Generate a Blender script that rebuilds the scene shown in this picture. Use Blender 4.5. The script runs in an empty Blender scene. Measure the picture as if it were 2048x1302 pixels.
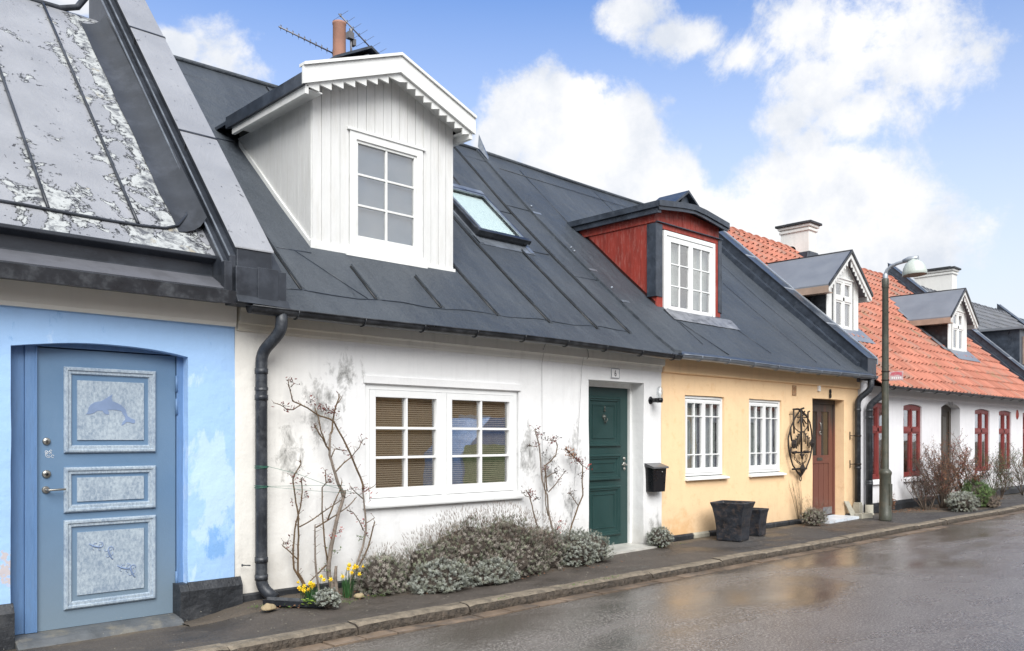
import bpy, bmesh, math, random
from math import sin, cos, pi, radians, sqrt, atan2, hypot
from mathutils import Vector, noise as mnoise
random.seed(7)
C = bpy.context.scene.collection
# ------------------------------------------------------------------ camera, sky, sun, exposure
TH = radians(46.3)
cam_d = bpy.data.cameras.new('camera'); cam = bpy.data.objects.new('camera', cam_d); C.objects.link(cam)
cam.location = (0, -7.35, 1.5); cam.rotation_euler = (pi/2, 0, TH - pi/2)
cam_d.sensor_width = 36; cam_d.lens = 30.16; cam_d.shift_y = 0.1094; cam_d.clip_end = 2000
bpy.context.scene.camera = cam
vs = bpy.context.scene.view_settings
vs.view_transform = 'Standard'; vs.look = 'None'; vs.exposure = 1.58; vs.gamma = 1
EXPO = 2**vs.exposure
SUN_EL, SUN_AZ = radians(40), radians(238)      # azimuth of the light source, counter-clockwise from +X
sd = bpy.data.lights.new('sun', 'SUN'); sd.energy = 1.5; sd.angle = radians(42); sd.color = (1, .985, .965)
so = bpy.data.objects.new('sun', sd); C.objects.link(so)
so.rotation_euler = Vector((cos(SUN_EL)*cos(SUN_AZ), cos(SUN_EL)*sin(SUN_AZ), sin(SUN_EL))).to_track_quat('Z', 'Y').to_euler()

class G:
    """small helper round a node tree"""
    def __init__(s, nt): s.nt = nt
    def n(s, t, **k):
        o = s.nt.nodes.new(t)
        for a, v in k.items(): setattr(o, a, v)
        return o
    def put(s, sock, v):
        if v is None: return
        if isinstance(v, bpy.types.NodeSocket): s.nt.links.new(v, sock)
        elif isinstance(v, (tuple, list)) and sock.type == 'RGBA' and len(v) == 3: sock.default_value = (*v, 1)
        else: sock.default_value = v
    def m(s, op, a, b=None, c=None, clamp=False):
        o = s.n('ShaderNodeMath', operation=op, use_clamp=clamp)
        s.put(o.inputs[0], a); s.put(o.inputs[1], b); s.put(o.inputs[2], c); return o.outputs[0]
    def v(s, op, a, b=None):
        o = s.n('ShaderNodeVectorMath', operation=op); s.put(o.inputs[0], a); s.put(o.inputs[1], b)
        return o.outputs['Value'] if op in ('DOT_PRODUCT', 'LENGTH', 'DISTANCE') else o.outputs[0]
    def pos(s): return s.n('ShaderNodeNewGeometry').outputs['Position']
    def xyz(s, v):
        o = s.n('ShaderNodeSeparateXYZ'); s.put(o.inputs[0], v); return o.outputs
    def comb(s, x, y, z):
        o = s.n('ShaderNodeCombineXYZ'); s.put(o.inputs[0], x); s.put(o.inputs[1], y); s.put(o.inputs[2], z); return o.outputs[0]
    def noise(s, vec, scale, det=3, rough=.55, dist=0):
        o = s.n('ShaderNodeTexNoise'); s.put(o.inputs['Vector'], vec); o.inputs['Scale'].default_value = scale
        o.inputs['Detail'].default_value = det; o.inputs['Roughness'].default_value = rough; o.inputs['Distortion'].default_value = dist
        return o.outputs[0]
    def mr(s, x, a, b, c=0., d=1., smooth=False):
        o = s.n('ShaderNodeMapRange', clamp=True)
        if smooth: o.interpolation_type = 'SMOOTHSTEP'
        for i, q in enumerate((x, a, b, c, d)): s.put(o.inputs[i], q)
        return o.outputs[0]
    def mix(s, f, a, b, mode='MIX'):
        o = s.n('ShaderNodeMix', data_type='RGBA', blend_type=mode)
        s.put(o.inputs[0], f); s.put(o.inputs[6], a); s.put(o.inputs[7], b); return o.outputs[2]
    def bump(s, h, dist, strength=1., nrm=None):
        o = s.n('ShaderNodeBump'); s.put(o.inputs['Height'], h); o.inputs['Distance'].default_value = dist
        o.inputs['Strength'].default_value = strength; s.put(o.inputs['Normal'], nrm); return o.outputs[0]
    def blob(s, p, c, r):
        """1 at point c falling to 0 at the radii r"""
        d = s.v('LENGTH', s.v('DIVIDE', s.v('SUBTRACT', p, c), r)); return s.mr(d, 1., 0., 0., 1., True)

# world: Nishita sky with cumulus clouds placed by direction
w = bpy.data.worlds.new('World'); bpy.context.scene.world = w; w.use_nodes = True
nt = w.node_tree; nt.nodes.clear(); g = G(nt)
sky = g.n('ShaderNodeTexSky', sky_type='NISHITA', sun_disc=False, sun_elevation=SUN_EL)
sky.sun_rotation = pi/2 - SUN_AZ; sky.air_density = 1.3; sky.dust_density = .4; sky.ozone_density = 2.2
SKM = .06
dirv = g.v('NORMALIZE', g.n('ShaderNodeTexCoord').outputs['Generated'])
sx, sy, sz = g.xyz(dirv)[:3]
# clouds as (direction, angular radius along, weight): measured headings in degrees from +X and elevations
CL = [(45.1,20.2,4.0,3.3,1),(42.3,20.7,2.6,2.8,1),(39.6,18.6,4.4,3.7,1),(47.1,18.8,2.3,2.7,1),(36.8,16.0,4.3,3.5,1),(33.8,13.9,3.9,2.8,1),(42.4,17.0,5.4,3.6,1),(27.7,13.8,5.9,5.2,1),(23.9,12.0,6.8,6.1,1),(30.8,12.8,3.2,3.9,1),(26.0,16.3,3.0,2.2,1),(32.4,10.1,7.1,4.3,1),(38.0,26.1,2.3,1.7,0.6),(36.2,24.8,2.0,1.2,0.5),(33.9,24.2,3.0,1.3,0.55),(31.1,23.3,3.0,1.7,0.6),(28.0,24.5,3.9,2.4,0.58),(24.2,23.8,5.1,2.9,0.52),(21.1,22.0,3.5,3.8,0.5),(26.6,21.1,4.9,2.3,0.5),(23.7,19.1,4.9,2.3,0.48),(28.6,19.7,2.7,2.0,0.5),(27.1,17.9,3.0,1.3,0.5),(67.7,23.0,1.9,1.0,0.8),(64.8,22.6,2.8,2.0,0.5),(73.8,24.3,2.4,0.8,0.9)]
n1 = g.noise(dirv, 9, 12, .66, .35); n2 = g.noise(dirv, 30, 8, .65)
nn = g.m('ADD', g.m('MULTIPLY', g.m('SUBTRACT', n1, .5), 1.7), g.m('MULTIPLY', g.m('SUBTRACT', n2, .5), .9))
field = None; thin = None
for (az, el, ra, re, wt) in CL:
    az, el = radians(az), radians(el)
    d = Vector((cos(el)*cos(az), cos(el)*sin(az), sin(el))); tx = Vector((-sin(az), cos(az), 0)); ty = d.cross(tx)
    a = g.m('DIVIDE', g.v('DOT_PRODUCT', dirv, tuple(tx)), radians(ra)); b = g.m('DIVIDE', g.v('DOT_PRODUCT', dirv, tuple(ty)), radians(re))
    q = g.m('SQRT', g.m('ADD', g.m('MULTIPLY', a, a), g.m('MULTIPLY', b, b)))
    q = g.m('MULTIPLY', g.m('MULTIPLY', g.m('SUBTRACT', 1.0, q), wt), g.m('GREATER_THAN', g.v('DOT_PRODUCT', dirv, tuple(d)), 0.))
    q = g.m('MAXIMUM', q, -1.)
    field = q if field is None else g.m('SMOOTH_MAX', field, q, .12)
# the rest of the dome (behind the viewer and overhead) carries broken cloud too
ahead = g.mr(g.v('DOT_PRODUCT', dirv, (cos(TH)*.94, sin(TH)*.94, .34)), .62, .74)
back = g.m('MULTIPLY', g.m('SUBTRACT', 1., ahead), .75)
field = g.m('ADD', g.m('MULTIPLY', field, ahead), g.m('MULTIPLY', back, .55))
f2 = g.m('ADD', field, g.m('MULTIPLY', nn, .80))
mask = g.mr(f2, -.04, .38, 0., 1., True)
n3 = g.noise(g.v('ADD', dirv, (.02, .03, -.035)), 10, 10, .62)
shade = g.mr(g.m('SUBTRACT', n3, g.m('MULTIPLY', field, .12)), .34, .60, 1., .0)
ccol = g.mix(shade, (.76/EXPO, .81/EXPO, .90/EXPO), (1.06/EXPO, 1.06/EXPO, 1.07/EXPO))
lp = g.m('MAXIMUM', sz, 0.)
skyc = g.mix(1., sky.outputs[0], (SKM*2.3/EXPO, SKM*2.6/EXPO, SKM*3.4/EXPO), 'MULTIPLY')
veil = g.mr(sz, .10, .46, 1., .0)
skyc = g.mix(veil, skyc, (.86/EXPO, .92/EXPO, .99/EXPO))
col = g.mix(mask, skyc, ccol)
col = g.mix(g.mr(sz, -.02, .0), (.12, .11, .10), col)
bg = g.n('ShaderNodeBackground'); g.put(bg.inputs[0], g.mix(1., col, (10., 10., 10.), 'MULTIPLY')); bg.inputs[1].default_value = 0.1
g.nt.links.new(bg.outputs[0], g.n('ShaderNodeOutputWorld').inputs[0])

# ------------------------------------------------------------------ materials
def mat0(name):
    m = bpy.data.materials.new(name); m.use_nodes = True; m.node_tree.nodes.clear(); g = G(m.node_tree)
    b = g.n('ShaderNodeBsdfPrincipled'); o = g.n('ShaderNodeOutputMaterial'); g.nt.links.new(b.outputs[0], o.inputs[0])
    return m, g, b, o
def simple(name, col, rough=.6, metal=0., var=.15, scale=5, bump=.003, bscale=40, spec=.5, dirt=None, dirtk=.5, dscale=3, stretch=None):
    m, g, b, o = mat0(name); p = g.pos()
    if stretch: p = g.v('MULTIPLY', p, stretch)
    n = g.noise(p, scale, 5, .6); c = g.mix(g.mr(n, .3, .7), tuple(v*(1-var) for v in col), tuple(min(1, v*(1+var)) for v in col))
    if dirt: c = g.mix(g.m('MULTIPLY', g.mr(g.noise(p, dscale, 8, .7), .5, .68), dirtk), c, dirt)
    g.put(b.inputs['Base Color'], c); g.put(b.inputs['Roughness'], g.mr(n, .3, .7, max(.03, rough-.08), min(1, rough+.08)))
    b.inputs['Metallic'].default_value = metal; b.inputs['Specular IOR Level'].default_value = spec
    if bump: g.put(b.inputs['Normal'], g.bump(g.noise(p, bscale, 4, .6), bump))
    return m
def plaster(name, col, extra=None, bump=.012, dirtlow=.35, streak=.2):
    m, g, b, o = mat0(name); p = g.pos(); x, y, z = g.xyz(p)[:3]
    big = g.noise(p, 1.1, 5, .6); med = g.noise(p, 6, 6, .65); fine = g.noise(p, 55, 5, .7)
    c = g.mix(g.mr(big, .3, .7), tuple(v*.93 for v in col), col)
    c = g.mix(g.m('MULTIPLY', g.mr(med, .5, .8), .18), c, tuple(v*.75 for v in col))
    low = g.m('MULTIPLY', g.mr(g.m('SUBTRACT', z, g.m('MULTIPLY', g.m('SUBTRACT', med, .5), .7)), .55, .0), dirtlow)
    c = g.mix(low, c, (.33, .29, .22))
    st = g.noise(g.v('MULTIPLY', p, (9., 9., .7)), 1.2, 4, .6)
    c = g.mix(g.m('MULTIPLY', g.mr(st, .52, .75), streak), c, tuple(v*.62 for v in col))
    if extra: c = extra(g, p, c, big, med, fine)
    g.put(b.inputs['Base Color'], c); b.inputs['Roughness'].default_value = .85; b.inputs['Specular IOR Level'].default_value = .25
    h = g.m('ADD', g.m('MULTIPLY', g.noise(p, 3.5, 3, .5), 1.3), g.m('ADD', g.m('MULTIPLY', g.noise(p, 22, 5, .65), .22), g.m('MULTIPLY', fine, .12)))
    g.put(b.inputs['Normal'], g.bump(h, bump)); return m
def mould(g, p, c, big, med, fine):
    msk = None
    for cc, rr in (((4.45,0,1.75),(.42,1,.6)), ((4.72,0,2.15),(.3,1,.35)), ((4.1,0,1.35),(.3,1,.45)), ((7.28,0,1.25),(.22,1,.75)), ((7.62,0,1.1),(.3,1,.6)), ((8.12,0,1.35),(.24,1,.6)), ((8.05,0,.7),(.25,1,.4)), ((9.85,0,.2),(.3,1,.45))):
        q = g.blob(p, cc, rr); msk = q if msk is None else g.m('MAXIMUM', msk, q)
    s = g.noise(g.v('MULTIPLY', p, (1., 1., .6)), 9, 9, .72, .4)
    k = g.m('MULTIPLY', g.mr(g.m('ADD', s, g.m('MULTIPLY', msk, .22)), .60, .80), g.mr(msk, .0, .25))
    c = g.mix(g.m('MULTIPLY', k, .85), c, (.17, .17, .16))
    pk = g.mr(g.noise(p, 22, 6, .7), .68, .74)
    c = g.mix(g.m('MULTIPLY', pk, .25), c, (.45, .43, .38))
    # a warmer, creamier paint near the party wall with the blue house
    x = g.xyz(p)[0]; return g.mix(g.m('MULTIPLY', g.mr(x, 4.6, 3.8), .8), c, g.mix(.5, c, (1., .93, .78), 'MULTIPLY'))
def bluepatch(g, p, c, big, med, fine):
    n = g.noise(g.v('MULTIPLY', p, (1., 1., .45)), 4.2, 7, .65, .3)
    b1 = g.blob(p, (3.33, 0, 1.05), (.42, 1, .85)); b2 = g.blob(p, (1.72, 0, .5), (.2, 1, .35))
    k = g.mr(g.m('ADD', n, g.m('MULTIPLY', b1, .26)), .60, .66); c = g.mix(g.m('MULTIPLY', k, .75), c, (.53, .70, .93))
    d = g.mr(g.m('ADD', g.noise(g.v('MULTIPLY', p, (1., 1., .5)), 7, 7, .7), g.m('MULTIPLY', g.blob(p, (3.4, 0, .55), (.35, 1, .45)), .2)), .62, .72)
    c = g.mix(g.m('MULTIPLY', d, .75), c, (.17, .37, .70))
    k2 = g.mr(g.m('ADD', g.noise(p, 11, 6, .7), g.m('MULTIPLY', b2, .3)), .72, .78); c = g.mix(g.m('MULTIPLY', k2, .7), c, (.62, .48, .38))
    return c
def yelpatch(g, p, c, big, med, fine):
    x, y, z = g.xyz(p)[:3]; b1 = g.blob(p, (10.4, 0, .1), (.6, 1, .45))
    c = g.mix(g.m('MULTIPLY', g.mr(g.m('ADD', med, g.m('MULTIPLY', b1, .35)), .55, .8), .45), c, (.72, .38, .13))
    cr = g.noise(g.v('MULTIPLY', p, (1., 1., 2.)), 3.1, 7, .6, .8)
    return g.mix(g.m('MULTIPLY', g.mr(g.m('ABSOLUTE', g.m('SUBTRACT', cr, .5)), .005, .0), .3), c, (.5, .3, .12))
W = {}
W['white_plaster'] = plaster('white_plaster', (.83,.835,.83), mould, .012)
W['cream_plaster'] = plaster('cream_plaster', (.86,.83,.74), None, .006, 0, .08)
W['white_cornice'] = plaster('white_cornice', (.72,.71,.66), lambda g,p,c,a,b_,f: g.mix(g.m('MULTIPLY', g.mr(g.xyz(p)[0], 5.5, 4.0), .6), c, (.60,.54,.42)), .008, 0, .35)
W['blue_plaster'] = plaster('blue_plaster', (.38,.59,.90), bluepatch, .012, .08, .1)
W['yellow_plaster'] = plaster('yellow_plaster', (.93,.66,.395), yelpatch, .006, .3, .15)
W['yellow_cornice'] = plaster('yellow_cornice', (.91,.64,.38), None, .004, 0)
W['far_plaster'] = plaster('far_plaster', (.80,.80,.82), None, .008, .25)
W['ochre_plaster'] = plaster('ochre_plaster', (.72,.42,.16), None, .006, .2)
W['grey_plaster'] = plaster('grey_plaster', (.5,.5,.48), None, .006, .2)
W['chimney_plaster'] = plaster('chimney_plaster', (.74,.74,.71), None, .006, 0, .3)
W['black_plinth'] = simple('black_plinth', (.025,.028,.033), .5, bump=.012, bscale=22, var=.4, dirt=(.09,.09,.09), dirtk=.35, dscale=5)
W['black_metal'] = simple('black_metal', (.016,.018,.022), .33, .0, var=.4, bump=.002, bscale=9, dirt=(.14,.15,.16), dirtk=.35, dscale=5)
W['wet_black_metal'] = simple('wet_black_metal', (.035,.045,.062), .34, .0, var=.4, bump=.006, bscale=7, dirt=(.12,.14,.17), dirtk=.3, dscale=9)
W['dark_flashing'] = simple('dark_flashing', (.026,.031,.040), .36, .05, var=.35, scale=2.5, bump=.005, bscale=3, dirt=(.07,.08,.10), dirtk=.6, dscale=2.2)
W['ledge_metal'] = simple('ledge_metal', (.15,.155,.175), .36, .1, var=.25, scale=2, bump=.004, bscale=3, dirt=(.06,.06,.065), dirtk=.6, dscale=2)
W['zinc'] = simple('zinc', (.24,.27,.31), .38, .55, var=.25, bump=.003, bscale=12, dirt=(.09,.1,.12), dirtk=.6)
W['sheet_roof'] = simple('sheet_roof', (.20,.215,.24), .36, .1, var=.12, scale=2, bump=.002, bscale=4)
W['pipe_black'] = simple('pipe_black', (.022,.026,.033), .42, .0, var=.5, scale=3, bump=.003, bscale=15, dirt=(.16,.17,.18), dirtk=.3, dscale=9)
W['white_paint'] = simple('white_paint', (.76,.77,.75), .42, var=.05, bump=.0012, bscale=25, dirt=(.48,.46,.40), dirtk=.25, dscale=6)
W['white_paint2'] = simple('white_paint2', (.80,.81,.80), .35, var=.03, bump=.0008, bscale=25)
W['old_white_board'] = simple('old_white_board', (.68,.685,.67), .6, var=.05, scale=3, bump=.003, bscale=14, dirt=(.45,.42,.34), dirtk=.2, dscale=2.2, stretch=(6.,6.,.9))
W['brown_soffit'] = simple('brown_soffit', (.36,.26,.2), .6)
W['groove'] = simple('groove', (.10,.10,.09), .8)
W['red_groove'] = simple('red_groove', (.05,.008,.006), .8)
W['red_board'] = simple('red_board', (.28,.035,.022), .6, var=.25, scale=3, bump=.003, bscale=14, dirt=(.50,.28,.24), dirtk=.3, dscale=8, stretch=(3.,3.,.8))
W['red_paint'] = simple('red_paint', (.20,.034,.030), .45, var=.15, bump=.001)
W['blue_wood'] = simple('blue_wood', (.12,.225,.41), .5, var=.15, scale=3, bump=.004, bscale=10, dirt=(.07,.10,.14), dirtk=.4, dscale=3, stretch=(5.,5.,.6))
W['terracotta'] = simple('terracotta', (.34,.18,.13), .8, var=.15, bump=.003)
W['green_door'] = simple('green_door', (.016,.048,.046), .42, var=.12, scale=3, bump=.001, bscale=18)
W['silver'] = simple('silver', (.35,.34,.31), .32, .85, var=.2, bump=.001)
W['dark_bronze'] = simple('dark_bronze', (.10,.11,.10), .42, .5)
W['iron'] = simple('iron', (.022,.018,.016), .55, .3, var=.5, bump=.003, bscale=60, dirt=(.10,.05,.03), dirtk=.5, dscale=30)
W['lamp_green'] = simple('lamp_green', (.066,.071,.057), .45, .1, var=.22, scale=6, bump=.003, bscale=30, dirt=(.16,.13,.09), dirtk=.4, dscale=8)
W['galvanised'] = simple('galvanised', (.36,.39,.43), .4, .4, var=.12)
W['lamp_shade'] = simple('lamp_shade', (.50,.55,.51), .38, var=.1, dirt=(.30,.35,.30), dirtk=.35, dscale=4, stretch=(3.,3.,.6))
W['lamp_inside'] = simple('lamp_inside', (.34,.24,.19), .5)
W['pot'] = simple('pot', (.020,.024,.032), .38, var=.6, scale=7, bump=.006, bscale=30, dirt=(.14,.10,.08), dirtk=.5, dscale=13)
W['soil'] = simple('soil', (.05,.03,.02), .95, bump=.03, bscale=30)
W['marble'] = simple('marble', (.52,.51,.47), .4, var=.15, scale=4, dirt=(.25,.24,.2), dirtk=.5)
W['white_step'] = simple('white_step', (.66,.72,.78), .4, var=.15, scale=4, dirt=(.3,.3,.28), dirtk=.5)
W['stone_grey'] = simple('stone_grey', (.10,.108,.115), .55, var=.25, bump=.008, bscale=18, dirt=(.35,.30,.2), dirtk=.35, dscale=4)
W['tan_stone'] = simple('tan_stone', (.34,.27,.16), .8, var=.3, bump=.02, bscale=14)
W['pale_stone'] = simple('pale_stone', (.40,.38,.31), .8, var=.2, bump=.008, bscale=14)
W['brick_worn'] = simple('brick_worn', (.36,.20,.10), .85, var=.3, scale=30, bump=.008, bscale=40, dirt=(.6,.5,.35), dirtk=.8, dscale=20)
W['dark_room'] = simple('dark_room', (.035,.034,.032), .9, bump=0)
W['sky_tint_curtain'] = simple('sky_tint_curtain', (.34,.42,.50), .8, var=.05, bump=0)  # blue-grey tint stands in for sky reflected in the white dormer's pane
W['pale_room'] = simple('pale_room', (.30,.33,.36), .9, bump=0)
W['curtain'] = simple('curtain', (.74,.82,.78), .8, var=.06, bump=.0008, bscale=3, stretch=(14.,14.,.4))
W['curtain_grey'] = simple('curtain_grey', (.55,.58,.60), .8, var=.1, bump=.004, bscale=3, stretch=(14.,14.,.4))
W['blind'] = simple('blind', (.66,.57,.44), .45, var=.03, bump=0)  # cream slats coloured tan to carry the reflection of the ochre house
W['black_plastic'] = simple('black_plastic', (.008,.008,.01), .3, var=.2, bump=.0005)
W['skylight_blind'] = simple('skylight_blind', (.95,.93,.88), .6, var=.01, bump=0)
W['plate_white'] = simple('plate_white', (.86,.86,.85), .3, var=.02, bump=0)
W['ink'] = simple('ink', (.012,.012,.012), .5, bump=0)
W['sign_red'] = simple('sign_red', (.58,.13,.17), .45, var=.2, scale=14, dirt=(.7,.45,.45), dirtk=.7, dscale=9, bump=0)
W['antenna'] = simple('antenna', (.16,.16,.17), .4, .5, bump=0)
W['bark'] = simple('bark', (.17,.12,.085), .85, var=.4, scale=18, bump=.008, bscale=50)
W['grey_bark'] = simple('grey_bark', (.20,.165,.135), .85, var=.35, scale=18, bump=.008, bscale=50)
W['cane'] = simple('cane', (.11,.07,.035), .7, var=.45, scale=12, bump=.002)
W['dark_twig'] = simple('dark_twig', (.105,.078,.058), .85, var=.4, scale=12, bump=.002)
W['leaf_red'] = simple('leaf_red', (.14,.035,.028), .6, var=.5, scale=22, bump=0)
W['leaf_bright'] = simple('leaf_bright', (.32,.03,.02), .6, var=.3, scale=22, bump=0)
W['leaf_green'] = simple('leaf_green', (.10,.16,.05), .6, var=.4, scale=22, bump=0)
W['leaf_dark'] = simple('leaf_dark', (.055,.04,.035), .7, var=.4, scale=22, bump=0)
W['leaf_rust'] = simple('leaf_rust', (.25,.115,.055), .65, var=.5, scale=22, bump=0)
W['litter'] = simple('litter', (.20,.10,.055), .8, var=.6, scale=30, bump=0)
W['silver_leaf'] = simple('silver_leaf', (.30,.32,.28), .75, var=.35, scale=14, bump=0)
W['grey_leaf'] = simple('grey_leaf', (.29,.262,.225), .75, var=.45, scale=4, bump=0)
W['lav_stalk'] = simple('lav_stalk', (.19,.145,.115), .8, var=.4, scale=16, bump=0)
W['rosemary'] = simple('rosemary', (.085,.15,.045), .6, var=.45, scale=16, bump=0)
W['daff_leaf'] = simple('daff_leaf', (.035,.10,.03), .5, var=.4, scale=30, bump=0)
W['daff'] = simple('daff', (.86,.66,.02), .5, var=.1, scale=30, bump=0)
W['daff_cup'] = simple('daff_cup', (.84,.52,.01), .5, bump=0)
W['lime_leaf'] = simple('lime_leaf', (.25,.36,.06), .5, var=.3, scale=20, bump=0)
W['string_green'] = simple('string_green', (.03,.15,.10), .5, bump=0)
W['wire'] = simple('wire', (.20,.20,.20), .4, .5, bump=0)
W['grass'] = simple('grass', (.09,.16,.03), .7, var=.4, scale=20, bump=0)
W['silver_leaf2'] = simple('silver_leaf_dull', (.20,.21,.165), .8, var=.35, scale=14, bump=0)
W['grey_leaf2'] = simple('grey_leaf_green', (.19,.21,.14), .8, var=.45, scale=4, bump=0)
W['rosemary2'] = simple('rosemary_light', (.15,.23,.07), .6, var=.4, scale=16, bump=0)
W['lav_stalk2'] = simple('lavender_dead', (.22,.18,.13), .8, var=.4, scale=16, bump=0)
W['twig_dark'] = simple('twig_dark', (.060,.048,.038), .95, var=.5, scale=30, bump=.02, bscale=60)
W['blue_decal'] = simple('blue_decal', (.20,.275,.43), .5, bump=0)
W['bronze_glass'] = simple('bronze_glass', (.035,.028,.018), .12, bump=0, spec=.8)
W['lead'] = simple('lead', (.22,.23,.25), .45, .2, var=.3, bump=.008, bscale=12, dirt=(.03,.03,.035), dirtk=.9, dscale=9)
W['brown_door'] = simple('brown_door', (.055,.045,.035), .45, var=.3)
W['faint_ink'] = simple('faint_ink', (.30,.30,.32), .8, bump=0)
W['mail_lid'] = simple('mail_lid', (.10,.10,.105), .35, bump=0)
W['plate_pink'] = simple('plate_pink', (.60,.42,.44), .45, var=.2, scale=20, dirt=(.7,.68,.66), dirtk=.8, dscale=12, bump=0)
W['seam_shade'] = simple('seam_shade', (.010,.011,.013), .4, bump=0)  # near-black that paints the shaded side of the felt seams
W['car_blue'] = simple('car_blue', (.22,.42,.80), .25, bump=0)
W['car_green'] = simple('car_green', (.30,.50,.20), .3, bump=0)
W['rubber'] = simple('rubber', (.02,.02,.02), .8)

def felt():
    m, g, b, o = mat0('roof_felt'); p = g.pos()
    big = g.noise(p, .9, 5, .6); sp = g.noise(p, 130, 2, .6); st = g.noise(g.v('MULTIPLY', p, (3.5, .5, .5)), 1.3, 5, .6)
    c = g.mix(g.mr(big, .3, .7), (.034,.044,.057), (.058,.070,.086)); wn = g.n('ShaderNodeTexWhiteNoise', noise_dimensions='1D'); g.put(wn.inputs['W'], g.m('FLOOR', g.m('DIVIDE', g.m('SUBTRACT', g.xyz(p)[0], .77), .87))); c = g.mix(g.mr(wn.outputs[0], 0., 1., 0., .35), c, (.022,.028,.036))
    c = g.mix(g.m('MULTIPLY', g.mr(st, .5, .75), .45), c, (.085,.098,.112)); c = g.mix(g.m('MULTIPLY', g.mr(sp, .52, .75), .6), c, (.13,.15,.17)); c = g.mix(g.m('MULTIPLY', g.mr(g.noise(g.v('MULTIPLY', p, (7., 1., 1.)), 1.6, 7, .7), .58, .72), .5), c, (.020,.026,.034))
    g.put(b.inputs['Base Color'], c); g.put(b.inputs['Roughness'], g.mr(big, .3, .7, .48, .62)); b.inputs['Specular IOR Level'].default_value = .5
    h = g.m('ADD', g.m('MULTIPLY', g.noise(p, 2.6, 4, .55), 1.4), g.m('MULTIPLY', sp, .12)); g.put(b.inputs['Normal'], g.bump(h, .065)); return m
W['felt'] = felt()
def peel(name, seams, thr):
    """pale grey roof paint lifting off in flakes, worst along the seams"""
    m, g, b, o = mat0(name); p = g.pos(); x, y, z = g.xyz(p)[:3]
    n = g.noise(g.v('MULTIPLY', p, (1., .8, .8)), 2.7, 11, .68, .7); n2 = g.noise(p, 9, 9, .72, .6); n4 = g.noise(p, 21, 4, .6); sm = None
    for s0, k, wd, wt in seams:
        d = g.m('ABSOLUTE', g.m('SUBTRACT', g.m('SUBTRACT', x, s0), g.m('MULTIPLY', y, k))); q = g.m('MULTIPLY', g.mr(d, wd, .0), wt); sm = q if sm is None else g.m('MAXIMUM', sm, q)
    lowb = g.mr(z, 4.1, 3.2, 0., .07); v = g.m('ADD', g.m('ADD', g.m('MULTIPLY', n, .70), g.m('MULTIPLY', n2, .30)), g.m('ADD', lowb, sm) if sm is not None else 0.)
    c = g.mix(g.mr(g.noise(p, 1.5, 4, .6), .3, .7), (.245,.255,.278), (.325,.335,.358))
    inside = g.mr(v, thr, thr+.006); c = g.mix(inside, c, g.mix(g.mr(n2, .40, .54), (.10,.105,.115), (.44,.46,.455)))
    c = g.mix(g.mr(g.noise(p, 6, 5, .6), .62, .7), c, g.mix(inside, c, (.34,.31,.24)))
    edge = g.m('MULTIPLY', g.mr(g.m('ABSOLUTE', g.m('SUBTRACT', v, thr+.004)), .020, .007), g.mr(n4, .40, .50)); edge = g.m('MAXIMUM', edge, g.mr(g.m('ADD', n4, g.m('MULTIPLY', n2, .5)), .93, .96)); c = g.mix(g.m('MULTIPLY', edge, .97), c, (.022,.023,.026))
    g.put(b.inputs['Base Color'], c); b.inputs['Roughness'].default_value = .36; b.inputs['Specular IOR Level'].default_value = .55
    g.put(b.inputs['Normal'], g.bump(g.m('ADD', g.m('MULTIPLY', inside, -.35), g.m('MULTIPLY', n, .8)), .018)); return m
W['peeling_roof'] = peel('peeling_roof', [(2.03,0,.16,.11),(2.72,0,.16,.115),(3.04,.0,.26,.16),(1.34,0,.16,.1)], .600)
W['parapet_paint'] = peel('parapet_paint', [(10.,0,.1,0.)], .695)

def tiles(name, base, worn, moss):
    m, g, b, o = mat0(name); p = g.pos(); x, y, z = g.xyz(p)[:3]
    r = g.n('ShaderNodeAttribute', attribute_name='tone').outputs['Fac']
    big = g.noise(p, .8, 4, .6); med = g.noise(p, 5, 6, .7)
    c = g.mix(r, tuple(v*.74 for v in base), tuple(min(1, v*1.16) for v in base))
    c = g.mix(g.m('MULTIPLY', g.mr(g.m('ADD', g.m('MULTIPLY', r, .35), g.m('ADD', g.m('MULTIPLY', big, .5), g.m('MULTIPLY', med, .35))), .64, .82), .85), c, worn)
    c = g.mix(g.m('MULTIPLY', g.mr(g.m('ADD', g.m('MULTIPLY', g.noise(p, 1.3, 3, .5), .7), g.m('MULTIPLY', g.noise(p, 16, 6, .7), .4)), .66, .74), .6), c, moss)
    g.put(b.inputs['Base Color'], c); b.inputs['Roughness'].default_value = .7; b.inputs['Specular IOR Level'].default_value = .3
    g.put(b.inputs['Normal'], g.bump(g.noise(p, 60, 4, .6), .004)); return m
W['red_tiles'] = tiles('red_tiles', (.46,.18,.122), (.22,.16,.13), (.20,.18,.09))
W['grey_tiles'] = tiles('grey_tiles', (.16,.17,.19), (.10,.10,.10), (.14,.13,.09))

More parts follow.
